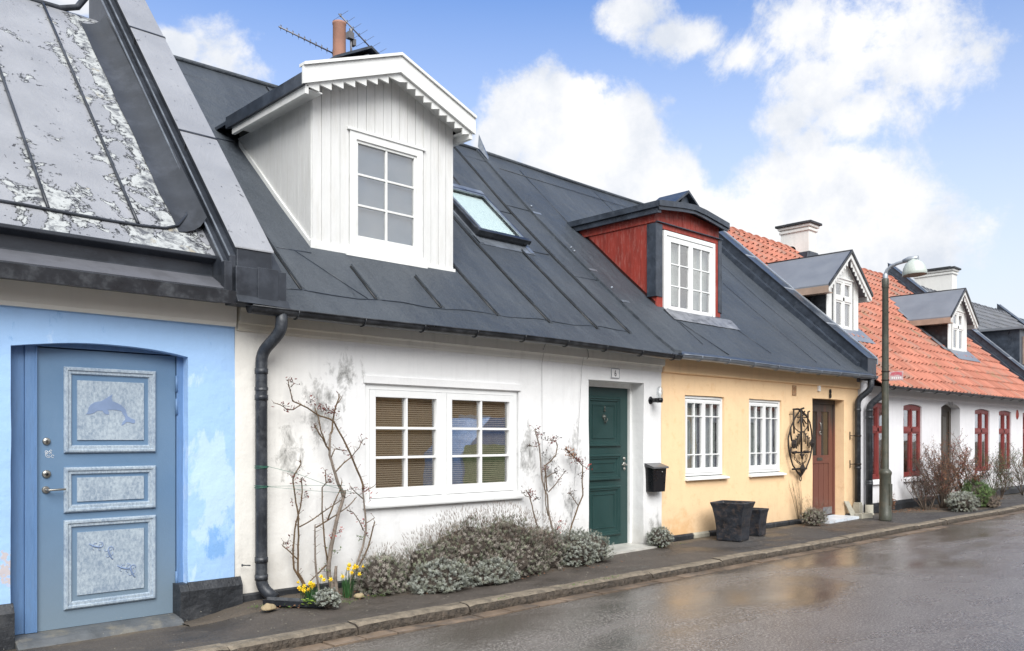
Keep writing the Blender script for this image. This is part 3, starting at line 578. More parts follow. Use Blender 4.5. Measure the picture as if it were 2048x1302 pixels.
ROSE_A=[(26,[(4.51,-0.0),(4.48,0.06),(4.45,0.17),(4.45,0.3),(4.48,0.44),(4.52,0.61),(4.57,0.79),(4.62,0.93),(4.63,0.98)]),(17,[(4.62,0.91),(4.59,0.99),(4.54,1.08),(4.5,1.21),(4.46,1.33),(4.46,1.44),(4.47,1.54)]),(9,[(4.47,1.53),(4.49,1.56),(4.5,1.67),(4.52,1.78),(4.57,1.89),(4.57,1.93)]),(5,[(4.53,1.82),(4.59,1.89)]),(8,[(4.46,1.37),(4.42,1.42),(4.38,1.49),(4.33,1.55),(4.3,1.6),(4.3,1.62)]),(7,[(4.42,1.42),(4.36,1.56),(4.33,1.69),(4.29,1.78)]),(13,[(4.69,0.07),(4.72,0.16),(4.77,0.25),(4.84,0.41),(4.88,0.57),(4.87,0.74),(4.85,0.88),(4.84,0.98)]),(10,[(4.84,0.98),(4.84,1.03),(4.77,1.18),(4.69,1.35),(4.61,1.49),(4.51,1.65),(4.46,1.68),(4.34,1.71),(4.22,1.78),(4.12,1.82),(4.06,1.84)]),(5,[(4.06,1.84),(4.04,1.94),(4.02,2.04)]),(5,[(4.15,1.81),(4.07,1.76),(4.01,1.76),(3.95,1.8),(3.88,1.82)]),(4,[(4.04,1.97),(4.07,2.01)]),(4,[(4.04,1.94),(4.0,1.98)]),(10,[(4.69,0.07),(4.82,0.26),(4.9,0.4),(4.95,0.55),(4.98,0.65)]),(6,[(4.53,1.17),(4.62,1.25),(4.71,1.31),(4.8,1.4),(4.84,1.47)]),(5,[(4.48,1.31),(4.52,1.39),(4.58,1.38),(4.65,1.37)]),(7,[(4.44,0.71),(4.51,0.87),(4.56,0.97),(4.59,1.08)]),(6,[(4.13,0.66),(4.28,0.72),(4.42,0.8),(4.52,0.85),(4.62,0.9)]),(7,[(4.31,0.64),(4.44,0.7),(4.54,0.75),(4.67,0.82),(4.77,0.91)]),(9,[(4.19,0.11),(4.12,0.23),(4.12,0.4),(4.12,0.57),(4.12,0.75),(4.09,0.89),(4.07,1.03),(4.06,1.11),(4.08,1.16),(4.14,1.25),(4.13,1.29)]),(9,[(4.17,0.12),(4.08,0.27),(4.07,0.44),(4.08,0.58),(4.1,0.7),(4.15,0.85),(4.17,0.99),(4.16,1.12)]),(6,[(4.12,0.35),(4.04,0.43),(3.97,0.49),(3.98,0.53)]),(11,[(4.34,0.04),(4.31,0.21),(4.29,0.38),(4.29,0.53),(4.29,0.67)]),(8,[(4.44,0.26),(4.41,0.44),(4.39,0.62),(4.37,0.8),(4.37,1.02),(4.42,1.07),(4.47,1.07)]),(6,[(4.42,1.06),(4.42,1.19)]),(7,[(4.42,0.27),(4.34,0.2),(4.25,0.13)]),(24,[(4.53,-0.01),(4.52,0.13),(4.53,0.25)]),(5,[(4.85,0.57),(4.8,0.67),(4.73,0.76),(4.67,0.78)]),(5,[(4.84,0.89),(4.75,0.96),(4.69,1.02)]),(5,[(4.86,0.96),(4.95,1.01)]),(4,[(4.88,0.64),(4.98,0.69)])]
LEAF_A=[(4.36,1.79,10,0),(4.42,1.77,12,0),(4.49,1.76,12,0),(4.25,1.85,8,0),(4.56,0.58,6,1),(4.47,0.57,4,1),(4.84,0.65,5,1),(4.92,0.91,4,1),(4.16,1.11,8,0),(4.06,1.11,5,0),(4.43,1.15,5,0),(4.46,1.07,5,0),(3.99,0.52,5,0),(4.52,0.41,5,2),(4.8,0.5,5,2),(4.82,1.47,5,0),(4.84,0.98,8,0),(4.4,0.22,4,2),(4.3,1.6,4,0),(4.03,2.03,5,0),(3.96,1.81,4,0),(4.01,1.76,4,0),(4.71,1.0,5,0),(4.06,0.89,3,0),(4.19,0.95,4,0),(4.88,0.55,5,0),(4.7,0.77,4,0),(4.61,1.37,4,0)]
ROSE_B=[(9,[(7.39,0.25),(7.37,0.31),(7.33,0.42),(7.27,0.55),(7.23,0.69),(7.2,0.8),(7.14,0.88)]),(3,[(7.17,0.8),(7.1,0.81),(7.05,0.85)]),(3,[(7.23,0.75),(7.3,0.78)])]
LEAF_B=[(7.18,0.86,14,0),(7.05,0.85,4,3),(7.29,0.78,6,3),(7.21,0.82,8,0)]
ROSE_C=[(12,[(7.65,0.15),(7.59,0.33),(7.53,0.5),(7.5,0.63),(7.48,0.8),(7.44,0.88),(7.39,0.99),(7.37,1.15),(7.36,1.27),(7.33,1.42),(7.29,1.54),(7.27,1.6)]),(6,[(7.5,0.55),(7.44,0.69),(7.43,0.85),(7.41,1.04)]),(8,[(7.48,0.85),(7.46,0.98),(7.43,1.16),(7.52,1.21),(7.62,1.29),(7.64,1.39),(7.61,1.46),(7.5,1.47)]),(6,[(7.5,0.84),(7.6,0.91),(7.68,0.98),(7.78,1.07)]),(5,[(7.47,1.02),(7.56,1.06),(7.62,1.07)]),(3,[(7.32,1.4),(7.23,1.39),(7.15,1.41)]),(4,[(7.6,0.31),(7.66,0.39),(7.72,0.47)])]
LEAF_C=[(7.27,1.6,5,0),(7.32,1.54,12,0),(7.4,1.54,5,3),(7.56,1.47,10,0),(7.48,1.47,5,3),(7.6,1.5,4,3),(7.4,1.31,6,3),(7.44,1.12,10,0),(7.61,1.09,10,3),(7.67,0.98,6,0),(7.52,0.33,12,0),(7.66,0.39,8,1),(7.72,0.47,5,1),(7.16,1.41,4,3),(7.29,1.42,5,0),(7.78,1.07,4,3),(7.54,1.23,6,3)]
ROSE_D=[(10,[(7.87,0.21),(7.88,0.27),(7.92,0.41),(7.99,0.53),(8.04,0.64),(8.13,0.77),(8.13,0.88),(8.13,1.02),(8.14,1.14),(8.04,1.22),(7.94,1.29),(7.82,1.36)]),(5,[(8.03,0.65),(7.94,0.73),(7.88,0.8),(7.81,0.81)]),(3,[(8.14,1.14),(8.22,1.12)])]
LEAF_D=[(7.82,1.36,12,4),(7.85,1.32,12,4),(7.9,1.27,12,4),(7.97,1.29,10,4),(8.02,1.24,12,0),(8.09,1.2,10,0),(8.22,1.12,7,1),(8.1,1.03,6,3),(7.91,0.81,8,3),(7.97,0.74,3,3),(7.99,1.19,6,0)]
IRON=[(7,[(13.85,1.99),(13.66,1.85),(13.5,1.67),(13.42,1.5),(13.42,1.36),(13.47,1.2),(13.57,1.03),(13.75,0.89),(13.85,0.83)]),(7,[(13.85,1.99),(14.05,1.88),(14.17,1.77),(14.23,1.62),(14.26,1.44),(14.24,1.29),(14.18,1.14),(14.05,0.98),(13.85,0.83)]),(8,[(13.6,1.98),(13.6,1.73),(13.62,1.57)]),(10,[(13.59,1.98),(13.75,1.99),(13.81,1.98),(13.95,2.01)]),(8,[(14.16,1.96),(14.11,1.95),(14.1,1.8),(14.12,1.61)]),(10,[(13.86,2.0),(13.87,1.62),(13.87,1.24)]),(7,[(13.79,1.97),(13.94,1.91),(14.09,1.86)]),(7,[(13.99,1.96),(13.91,1.87)]),(5,[(13.72,1.85),(13.88,1.85),(14.08,1.85)]),(6,[(13.88,1.85),(13.75,1.75)]),(6,[(13.88,1.85),(14.05,1.74)]),(6,[(13.88,1.85),(13.97,1.69)]),(4,[(13.62,1.7),(13.66,1.65),(13.75,1.61),(13.85,1.59),(13.97,1.61),(14.06,1.66),(14.11,1.74)]),(8,[(13.5,1.67),(13.5,1.56),(13.54,1.44)]),(8,[(13.52,1.34),(13.49,1.24),(13.48,1.18)]),(8,[(13.54,1.25),(13.87,1.24),(14.23,1.25)]),(16,[(13.58,1.24),(13.69,1.25)]),(16,[(13.97,1.25),(14.1,1.25)]),(10,[(13.87,1.24),(13.89,1.18),(13.9,1.13)]),(8,[(13.83,1.21),(13.89,1.17),(13.96,1.21)]),(10,[(13.56,0.96),(13.75,0.96),(13.91,0.96),(14.05,0.96)]),(8,[(13.75,0.89),(13.85,0.87),(13.96,0.91)])]
NAILS=[(10,[(13.66,1.47),(13.67,1.31)]),(10,[(13.71,1.52),(13.72,1.35)]),(10,[(13.76,1.55),(13.77,1.38)]),(10,[(13.81,1.59),(13.82,1.42)]),(10,[(13.93,1.59),(13.94,1.42)]),(10,[(13.99,1.56),(14.0,1.39)]),(10,[(14.05,1.52),(14.06,1.35)]),(10,[(14.11,1.49),(14.12,1.32)])]
CHAINS=[[(13.63,1.22),(13.64,1.15),(13.69,1.11),(13.79,1.06),(13.91,1.03)],[(13.91,1.03),(14.0,1.08),(14.04,1.13),(14.05,1.21)],[(13.9,1.13),(13.9,1.05)]]
DISCS=[(13.57,1.39),(14.22,1.4),(13.87,0.96)]
RING=(13.84,0.79)
DOLPHIN=[(2.32,1.69),(2.33,1.7),(2.34,1.72),(2.34,1.74),(2.36,1.77),(2.39,1.79),(2.44,1.8),(2.47,1.82),(2.5,1.84),(2.53,1.86),(2.52,1.83),(2.53,1.8),(2.56,1.79),(2.6,1.77),(2.63,1.74),(2.64,1.71),(2.65,1.68),(2.68,1.66),(2.71,1.65),(2.71,1.62),(2.69,1.62),(2.66,1.63),(2.64,1.63),(2.62,1.61),(2.6,1.6),(2.61,1.63),(2.63,1.65),(2.63,1.67),(2.61,1.7),(2.6,1.72),(2.56,1.73),(2.49,1.73),(2.5,1.71),(2.5,1.69),(2.48,1.69),(2.46,1.7),(2.45,1.72),(2.41,1.72),(2.38,1.7),(2.35,1.69)]
GECKOS=[(2.37,0.61),(2.51,0.51),(2.59,0.41),(2.69,0.34)]

def decal(poly, name, mat, y, parent): return MB().py(poly, y-.003, y, 0).build(name, mat, parent)
pl = DOLPHIN; decal(pl, 'dolphin_silhouette', 'blue_decal', .1078, dr)
for i, (gx, gz) in enumerate(GECKOS):
    m = MB(); s = .045; sc_ = 1.55; fl = 1 if i % 2 == 0 else -1; a0 = -.7 if i % 2 == 0 else 2.3
    pts = []; rr = []
    for k in range(16):
        t = k/15; ang = a0+fl*(t*1.1 if t < .55 else .6+(t-.55)*7.5); 
        if k == 0: q = Vector((gx-.03*cos(a0), 0, gz-.03*sin(a0)))
        else: q = q+Vector((cos(ang), 0, sin(ang)))*(.0075 if t < .55 else .0068)*sc_
        pts.append((q.x, .107, q.z)); rr.append(.0055 if k in (0, 1) else (.008 if .15 < t < .5 else .003+.003*(1-t)))
    m.tube(pts, rr, 5)
    for k, sd_ in ((3, 1), (3, -1), (7, 1), (7, -1)):
        p = Vector(pts[k]); d = (Vector(pts[k+1])-Vector(pts[k-1])).normalized(); nrm = Vector((-d.z, 0, d.x))*sd_
        m.tube([p, p+nrm*.024, p+nrm*.03+d*.018], [.0032, .0025, .0035], 4)
    m.build('lizard_sticker', 'blue_decal', dr)
for z, r in ((1.47, .030), (1.21, .033)): MB().lathe([(0,.016),(r*.8,.016),(r,.008),(r,0)], (2.03, .118, z), (0,-1,0)).build('lock', 'silver', dr)
m = MB(); m.lathe([(0,.016),(.024,.016),(.03,.008),(.03,0)], (2.025, .118, 1.085), (0,-1,0)); m.tube([(2.025,.11,1.085),(2.025,.065,1.085),(2.035,.055,1.085),(2.155,.055,1.088)], .009, 8); bevel(m.build('door_handle', 'silver', dr), .001)
m = MB(); m.box(2.026, 2.034, .100, .104, 1.455, 1.48); m.lathe([(0,.02),(.012,.02),(.012,.012)], (2.03,.118,1.21), (0,-1,0)); m.build('keyhole', 'ink', dr)
m = MB(); rnd = random.Random(4)
for k, (cx_, cz_, r_) in enumerate(((2.045,1.365,.022), (2.03,1.385,.010), (2.062,1.392,.008), (2.075,1.35,.010), (2.045,1.365,.012))):
    m.tube([(cx_+r_*cos(a*.5), .117, cz_+r_*sin(a*.5)*1.1) for a in range(0, 12)], .0017, 4)
m.build('white_sticker', 'plate_white', dr)
for z in (1.97, 1.77, .26):
    m = MB(); m.tube([(3.062,.1,z-.07),(3.062,.1,z+.07)], .011, 8); m.box(3.064, 3.08, .096, .10, z-.06, z+.06); m.build('hinge', 'blue_wood', dr)
m = MB(); m.px([(.2,-.03),(.05,-.035),(-.02,-.045),(-.075,-.06),(-.13,-.095),(-.16,-.16),(.2,-.16)], 1.77, 3.04); bevel(m.build('threshold', 'stone_grey', bh), .01, 2)
# box gutter eave, roof and its seams
m = MB(); m.px([(.02,2.70),(-.30,2.66),(-.325,2.68),(-.325,2.775),(-.06,2.905),(-.05,2.93),(-.05,3.03),(-.14,3.06),(-.14,3.09),(.02,3.12)], -4, 3.335)
MB().px([(-.322,2.776),(-.325,2.782),(-.062,2.915),(-.06,2.905)], -4, 3.33).build('gutter_ledge', 'ledge_metal', bh)
bevel(m.build('box_gutter', 'dark_flashing', bh), .006)
MB().px([(-.327,2.655),(-.342,2.655),(-.342,2.765),(-.327,2.77)], -4, 3.40).build('gutter_edge', 'black_metal', bh)
roof_slab('roof', 'peeling_roof', bh, -4, 3.32, [(-.13,3.09),(.0,3.22),(.5,3.745),(1.5,4.795),(2.8,6.16),(2.95,6.24),(4.0,6.4),(5.3,6.1),(7.9,3.2)], sagf=lambda x: 0, th=.03)
m = MB()
for sx_ in (-.04, .65, 1.34, 2.03, 2.72):
    L = [(sx_+.004*nz(t, sx_, 0, 5), y, z+.022) for t, (y, z) in enumerate([(.06,3.283),(.25,3.483),(.5,3.745),(1.0,4.27),(1.5,4.795),(2.0,5.32),(2.78,6.14)])]
    m.tube(L, [.013+.004*abs(nz(i, sx_, 0, 2)) for i in range(len(L))], 6)
for z_, xa_ in ((3.62, -4), ):
    m.tube([(xa_+i*.25, .055+.008*sin(i*.9), 3.295+.008*sin(i*.9)) for i in range(28)]+[(2.95,.065,3.305),(3.08,.11,3.36),(3.2,.22,3.49),(3.28,.36,3.63)], .013, 5)
m.tube([(1.34+.18*i, (4.55-3.22)/1.05, 4.55+.02) for i in range(4)], .008, 5)
m.build('roof_seams', 'dark_flashing', bh)
# curved cant strip where the roof runs up against the party wall
prof = [(3.06,.0),(3.13,.010),(3.20,.035),(3.26,.08),(3.318,.17)]
m = MB(); vs = []; ys = [.06+i*.2 for i in range(14)]
for y in ys:
    for (x_, h) in prof: vs.append((x_+.03*nz(y, 0, 0, 3)*(3.318-x_)*3, y, RB(y)+h+.012))
m.add(vs, [(i*5+j, (i+1)*5+j, (i+1)*5+j+1, i*5+j+1) for i in range(len(ys)-1) for j in range(4)], 0, True); m.build('roof_cant', 'dark_flashing', bh)
# ridge edge sheet
m = MB(); m.tube([(-4,2.82,6.17),(2.6,2.82,6.17),(2.9,2.82,6.18),(3.08,2.83,6.26),(3.18,2.85,6.42)], .035, 8); m.build('ridge_roll', 'dark_flashing', bh)

# ================================================================== white house, number 6
RW = [(-.32,2.66),(0.,2.90),(.5,3.33),(1.46,4.17),(2.37,5.0),(3.9,6.50)]
def RWz(y, x=6.): 
    z = ogive_interp(RW, y); return z + sag(x)*(z-2.6)/3.9
wh = thing('white_house', (6.8, 0, 0), 'white plastered house with black felt roof and large white gabled dormer, number 6', 'house', 'terraced houses along the street')
front_wall('wall', 'white_plaster', wh, 3.552, 9.955, 0, 2.68, [(4.95, 7.13, .80, 2.06, .10, 0), (8.40, 9.545, 0, 2.255, .30, .0)], amp=.014)
m = MB(); prof = [(.02,2.38),(-.012,2.38),(-.02,2.40),(-.022,2.44),(-.035,2.46),(-.06,2.47),(-.07,2.50),(-.075,2.60),(-.09,2.64),(.02,2.66)]
n = 16; vs = []
for i in range(n+1):
    x = 3.57+(9.945-3.57)*i/n; dz = .09-.045*i/n+.008*nz(x, 0, 0, 1.5)
    for y, z in prof: vs.append((x, y-.008, z+dz*(1 if z < 2.5 else .4)))
k = len(prof); m.add(vs, [(i*k+j, (i+1)*k+j, (i+1)*k+j+1, i*k+j+1) for i in range(n) for j in range(k-1)]+[tuple(range(k)), tuple(range(n*k, n*k+k))]); m.build('cornice', 'white_cornice', wh)
m = MB(); m.px([(.0,.0),(-.025,.0),(-.03,.06),(.0,.075)], 3.60, 8.38); m.build('plinth', 'black_plinth', wh)
# double window with venetian blinds
m = MB(); frame_rect(m, 4.965, 7.115, .82, 2.045, .012, .10, .05); m.box(5.965, 6.035, .012, .10, .87, 1.995); m.box(4.94, 7.14, -.002, .03, 2.045, 2.10)
win = bevel(m.build('window', 'white_paint2', wh), .004)
for (a, b) in ((5.018, 5.962), (6.038, 7.062)):
    m = MB(); sash(m, a, b, .875, 1.992, .006, .065, .072, (.5,), (.335, .66), .026, .10); bevel(m.build('sash', 'white_paint2', win), .003)
    pane(win, a+.06, b-.06, .93, 1.93, .045)
    m = MB()
    nsl = 42
    for i in range(nsl): z = .955+i*(1.92-.955)/nsl; m.px([(.080,z-.008),(.094,z+.007),(.0945,z+.008),(.0805,z-.007)], a+.075, b-.075)
    for fx_ in (.22, .78): q = a+(b-a)*fx_; m.box(q-.001, q+.001, .08, .081, .94, 1.93)
    m.box(a+.07, b-.07, .078, .10, 1.905, 1.93); m.build('blind', 'blind', win)
recess('room_box', win, 4.98, 7.1, .84, 2.03, .101, .8)
m = MB(); m.px([(.10,.80),(-.055,.775),(-.06,.79),(-.06,.815),(.03,.84),(.10,.84)], 4.92, 7.17); bevel(m.build('window_sill', 'white_paint2', win), .003)
m = MB(); m.box(4.925, 7.155, -.022, .02, 2.055, 2.135); bevel(m.build('lintel_board', 'white_plaster', wh), .004)
# green door
m = MB(); m.box(8.41, 8.50, .20, .30, .0, 2.26); m.box(9.50, 9.545, .20, .3, .0, 2.25); m.box(8.41, 9.545, .205, .3, 2.185, 2.27); m.box(8.3, 9.6, .30, .33, -.02, 2.4); bevel(m.build('door_frame', 'white_paint', wh), .004)
dr = bevel(MB().box(8.50, 9.497, .24, .285, .015, 2.182).build('door', 'green_door', wh), .003)
for za, zb in ((1.375, 2.055), (.915, 1.27), (.155, .84)):
    m = MB(); moulding(m, 8.63, 9.33, za, zb, .24, .065, .03); moulding(m, 8.745, 9.215, za+.11, zb-.11, .24, .018, .010); m.build('panel_moulding', 'green_door', dr)
m = MB(); m.lathe([(0,.035),(.02,.03),(.034,.012),(.036,0)], (8.985,.24,1.78), (0,-1,0), 14); m.lathe([(0,.03),(.014,.022),(.012,0)], (8.985,.24,1.865), (0,-1,0), 10)
m.tube([(8.985+.032*cos(a), .205, 1.765-.055*abs(sin(a))**.8*(1 if a > 0 else 1)) for a in [i*pi/8 for i in range(9)]], .007, 6); m.lathe([(0,0),(.006,.01),(.012,.03),(.004,.05),(0,.06)], (8.985,.225,1.87), (0,0,1), 8); m.tube([(8.985,.22,1.715),(8.985,.22,1.69)], [.008,.004], 6); m.build('door_knocker', 'dark_bronze', dr)
for z, r in ((1.205, .028), (1.065, .024)): MB().lathe([(0,.02),(r*.6,.018),(r,.006),(r,0)], (9.42,.24,z), (0,-1,0), 12).build('lock', 'silver', dr)
m = MB(); m.lathe([(0,.02),(.019,.018),(.032,.006),(.032,0)], (9.42,.24,1.13), (0,-1,0), 12)
m.tube([(9.42,.24,1.12),(9.42,.19,1.12),(9.40,.18,1.125),(9.32,.18,1.13),(9.30,.185,1.118)], [.012,.01,.011,.013,.006], 8); m.build('door_handle', 'silver', dr)
m = MB(); m.pz([(8.36,-.30),(9.52,-.26),(9.53,.24),(8.42,.24)], -.03, .022); m.build('doorstep', 'marble', wh)
pt_ = MB().box(8.84, 9.00, -.016, .0, 2.298, 2.418).build('number_plate', 'plate_white', wh)
m = MB(); frame_rect(m, 8.836, 9.004, 2.294, 2.422, -.019, -.014, .006); m.build('plate_border', 'zinc', pt_)
text_obj('numeral', '6', .118, (8.92, -.017, 2.318), pt_, 'ink', .72)
# gutter, downpipe and its splash channel
def half_gutter(name, mat, parent, x0, x1, y, zf, r=.062, step=.4, endcap=True):
    m = MB(); n = max(2, int((x1-x0)/step)); K = 9; vs = []
    for rr in (r, r-.005):
        for i in range(n+1):
            x = x0+(x1-x0)*i/n; dz = zf(x)
            for j in range(K): a = pi+pi*j/(K-1); vs.append((x, y+rr*cos(a), dz+rr*sin(a)))
    o = (n+1)*K; fs = [(i*K+j, (i+1)*K+j, (i+1)*K+j+1, i*K+j+1) for i in range(n) for j in range(K-1)]
    m.add(vs, fs+[tuple(q+o for q in f[::-1]) for f in fs], 0, True)
    for j in (0, K-1): m.tube([(x0+(x1-x0)*i/n, y+(-r if j == 0 else r), zf(x0+(x1-x0)*i/n)) for i in range(n+1)], .008, 6)
    if endcap:
        for i in (0, n): x = x0+(x1-x0)*i/n; m.add([(x, y+r*cos(pi+pi*j/(K-1)), zf(x)+r*sin(pi+pi*j/(K-1))) for j in range(K)], [tuple(range(K))])
    x = x0+.45
    while x < x1-.1:
        m.tube([(x, y+(r+.006)*cos(pi+pi*j/8), zf(x)+(r+.006)*sin(pi+pi*j/8)) for j in range(9)]+[(x, y+r+.05, zf(x)+.06)], .006, 5); x += .72
    return m.build(name, mat, parent)
half_gutter('gutter', 'black_metal', wh, 3.52, 9.90, -.345, lambda x: 2.665+.012*sin(x*1.1)-.002*x, .066)
def downpipe(name, mat, parent, pts, r=.058, bands=(), shoe=None, bmat=None):
    m = MB(); P = [Vector(p) for p in pts]; Q = [P[0]]
    for a, b, c in zip(P, P[1:], P[2:]):
        for t in (0, .25, .5, .75, 1): q = b+(a-b).normalized()*min(.09, (a-b).length*.45); s = b+(c-b).normalized()*min(.09, (c-b).length*.45); Q.append(q*(1-t)**2+b*2*t*(1-t)+s*t*t)
    Q.append(P[-1]); m.tube(Q, r, 16)
    for z in bands: m.lathe([(r,0),(r+.006,.0),(r+.006,.05),(r,.05)], (P[-2].x if len(P) > 3 else P[-1].x, P[-2].y, z), (0,0,1), 16)
    return m.build(name, mat, parent)
dp = downpipe('downpipe', 'pipe_black', wh, [(3.83,-.345,2.63),(3.83,-.345,2.46),(3.755,-.11,2.27),(3.755,-.11,.13),(3.84,-.22,.03)], .054, (2.08, 1.84, .36, .20))
m = MB(); m.lathe([(.060,0),(.060,.03),(.056,.03)], (3.755,-.11,1.93)); m.tube([(3.66,-.09,.34),(3.60,-.06,.345)], .006, 6); m.lathe([(.012,0),(.012,.01),(0,.012)], (3.60,-.06,.345), (-1,0,0), 8); m.build('pipe_bracket', 'pipe_black', dp)
# roof felt, seam battens, overlap lines
roof_slab('roof', 'felt', wh, 3.60, 9.93, RW+[(7.9,2.7)])
def seam(m, x, y0, y1, r=.02, fn=RWz, jog=.0):
    n = max(2, int((y1-y0)/.3)); vs = []
    L = [(x+.006*nz(x, i, 0, 1)+jog*(1-i/n), y0+(y1-y0)*i/n) for i in range(n+1)]
    for (xx, y) in L:
        z = fn(y, xx); vs += [(xx-.010, y, z-.004), (xx-.006, y, z+r), (xx+.016, y, z+r*.8), (xx+.06, y, z-.002)]
    m.add(vs, [(i*4+j, (i+1)*4+j, (i+1)*4+j+1, i*4+j+1) for i in range(n) for j in range(3)], 0, False); m.add(vs[:4], [(0,1,2,3)])
    m.tube([(xx-.014, y, fn(y, xx)+.006) for xx, y in L], .011, 5, 1)  # added dark tube at the left foot, imitating the seam's shaded side
m = MB()
for x, y1 in ((4.25, 3.85), (5.12, .5), (5.98, .5), (6.82, 1.0), (7.70, 3.85), (8.60, 1.45), (9.28, 3.85)):
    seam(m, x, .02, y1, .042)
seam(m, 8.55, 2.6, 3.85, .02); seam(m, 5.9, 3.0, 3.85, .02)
m.build('roof_seams', ['felt', 'seam_shade'], wh)
m = MB()
def lapline(m, pts, fn=RWz, r=.006): m.tube([(x, y, fn(y, x)+.006) for x, y in pts], r, 4)
lapline(m, [(3.95+i*.3, .0+.02*sin(i*1.7)+.012*i/3) for i in range(19)]); lapline(m, [(4.3, 3.6), (9.9, 3.62)]); lapline(m, [(4.3+i*.2, 2.42) for i in range(3)])
lapline(m, [(8.62+i*.2, 1.5) for i in range(4)]); lapline(m, [(8.9, 2.35), (9.25, 2.35)]); lapline(m, [(9.3, 1.1), (9.85, 1.1)]); lapline(m, [(9.3, 2.55), (9.85, 2.55)]); lapline(m, [(4.28, .62), (4.7, .62)]); lapline(m, [(4.5,.62),(5.0,.02)]); m.build('felt_laps', 'wet_black_metal', wh)
m = MB(); vs = []; ys = [-.3+i*.3 for i in range(15)]
for y in ys:
    z = RWz(y, 9.95); vs += [(9.86,y,z+.0),(9.865,y,z+.045),(10.03,y,z+.05),(10.035,y,z+.0)]
m.add(vs, [(i*4+j, (i+1)*4+j, (i+1)*4+j+1, i*4+j+1) for i in range(14) for j in range(3)]); m.add(vs[:4], [(0,1,2,3)])
for y in (.9, 1.65, 1.72, 2.6): z = RWz(y, 9.95)+.055; m.lathe([(0,.03),(.018,.02),(.02,0)], (9.94, y, z), (0,-.7,.7), 8, 1)
for y in (1.25, .62, 2.45): z = RWz(y, 9.95)+.055; m.add([(9.855,y,z),(10.04,y,z),(10.04,y+.03,z+.035),(9.855,y+.03,z+.035)], [(0,1,2,3)], 1)
m.add([(9.9,3.6,RWz(3.6,9.95)+.06),(10.0,3.7,RWz(3.7,9.95)+.06),(9.95,3.9,RWz(3.9,9.95)+.30),(9.88,3.85,RWz(3.85,9.95)+.1)], [(0,1,2),(0,2,3),(1,2,3)], 1)
m.build('party_wall_strip', ['felt', 'zinc'], wh)
m = MB(); m.tube([(3.9+i*.6, 3.9, RWz(3.9, 3.9+i*.6)+.015) for i in range(11)], .035, 8); m.build('ridge_roll', 'felt', wh)
# party wall parapet between blue and white, clad in metal
pp = thing('party_parapet', (3.65, 0, 3), 'sloping fire wall clad in dark and flaking grey metal between the blue and white houses', 'parapet wall', 'sloping parapets between the houses')
PT = lambda y: 3.50+1.115*y
def slope_block(m, x0, x1, y0, y1, f0, f1, mi=0, n=10):
    ys = [y0+(y1-y0)*i/n for i in range(n+1)]; vs = []
    for y in ys: vs += [(x0,y,f0(y)),(x1,y,f0(y)),(x1,y,f1(y)),(x0,y,f1(y))]
    m.add(vs, [(i*4+j, i*4+(j+1) % 4, (i+1)*4+(j+1) % 4, (i+1)*4+j) for i in range(n) for j in range(4)]+[(0,1,2,3), (n*4,n*4+1,n*4+2,n*4+3)], mi)
m = MB(); slope_block(m, 3.425, 3.76, -.30, 3.3, lambda y: max(2.69, RB(y)-.35), lambda y: PT(y)-.006); slope_block(m, 3.76, 3.86, -.30, 3.3, lambda y: max(2.68, RW[0][1]+(y+.3)*.9), lambda y: PT(y)-.16); m.box(3.40, 3.885, -.335, -.12, 2.665, 2.99)
bevel(m.build('core', 'dark_flashing', pp), .008)
m = MB(); slope_block(m, 3.405, 3.775, -.31, 3.32, lambda y: PT(y)-.005, lambda y: PT(y)+.012); bevel(m.build('cap_sheet', 'parapet_paint', pp), .004)
m = MB()
slope_block(m, 3.365, 3.424, -.29, 3.25, lambda y: max(2.72, RB(y)-.35), lambda y: PT(y)-.09); slope_block(m, 3.315, 3.364, -.27, 3.2, lambda y: max(2.74, RB(y)-.35), lambda y: PT(y)-.17)
m.box(3.30, 3.37, -.33, -.25, 2.68, 3.02)
bevel(m.build('side_flashing', 'dark_flashing', pp), .005)
m = MB()
for y in (.85, 2.15): z = PT(y); slope_block(m, 3.398, 3.782, y, y+.016, lambda q: PT(q)-.0, lambda q: PT(q)+.02, 0, 1); slope_block(m, 3.408, 3.424, y-.1, y-.08, lambda q: PT(q)-.11, lambda q: PT(q)-.01, 0, 1); slope_block(m, 3.358, 3.366, y-.18, y-.16, lambda q: PT(q)-.165, lambda q: PT(q)-.095, 0, 1)
m.build('sheet_joints', 'black_metal', pp)
m = MB(); slope_block(m, 3.352, 3.366, -.295, 3.2, lambda y: PT(y)-.097, lambda y: PT(y)-.083); slope_block(m, 3.300, 3.316, -.275, 3.2, lambda y: PT(y)-.18, lambda y: PT(y)-.163); m.build('folded_lips', 'zinc', pp)
m = MB(); m.box(3.60, 3.80, -.345, -.336, 2.70, 3.0); m.add([(3.40,-.335,2.675),(3.90,-.335,2.66),(3.90,-.38,2.66),(3.40,-.38,2.675),(3.40,-.338,2.74),(3.90,-.338,2.73)], [(0,1,2,3),(2,3,4,5),(0,3,4),(1,2,5)])
bevel(m.build('end_patch', 'dark_flashing', pp), .006)

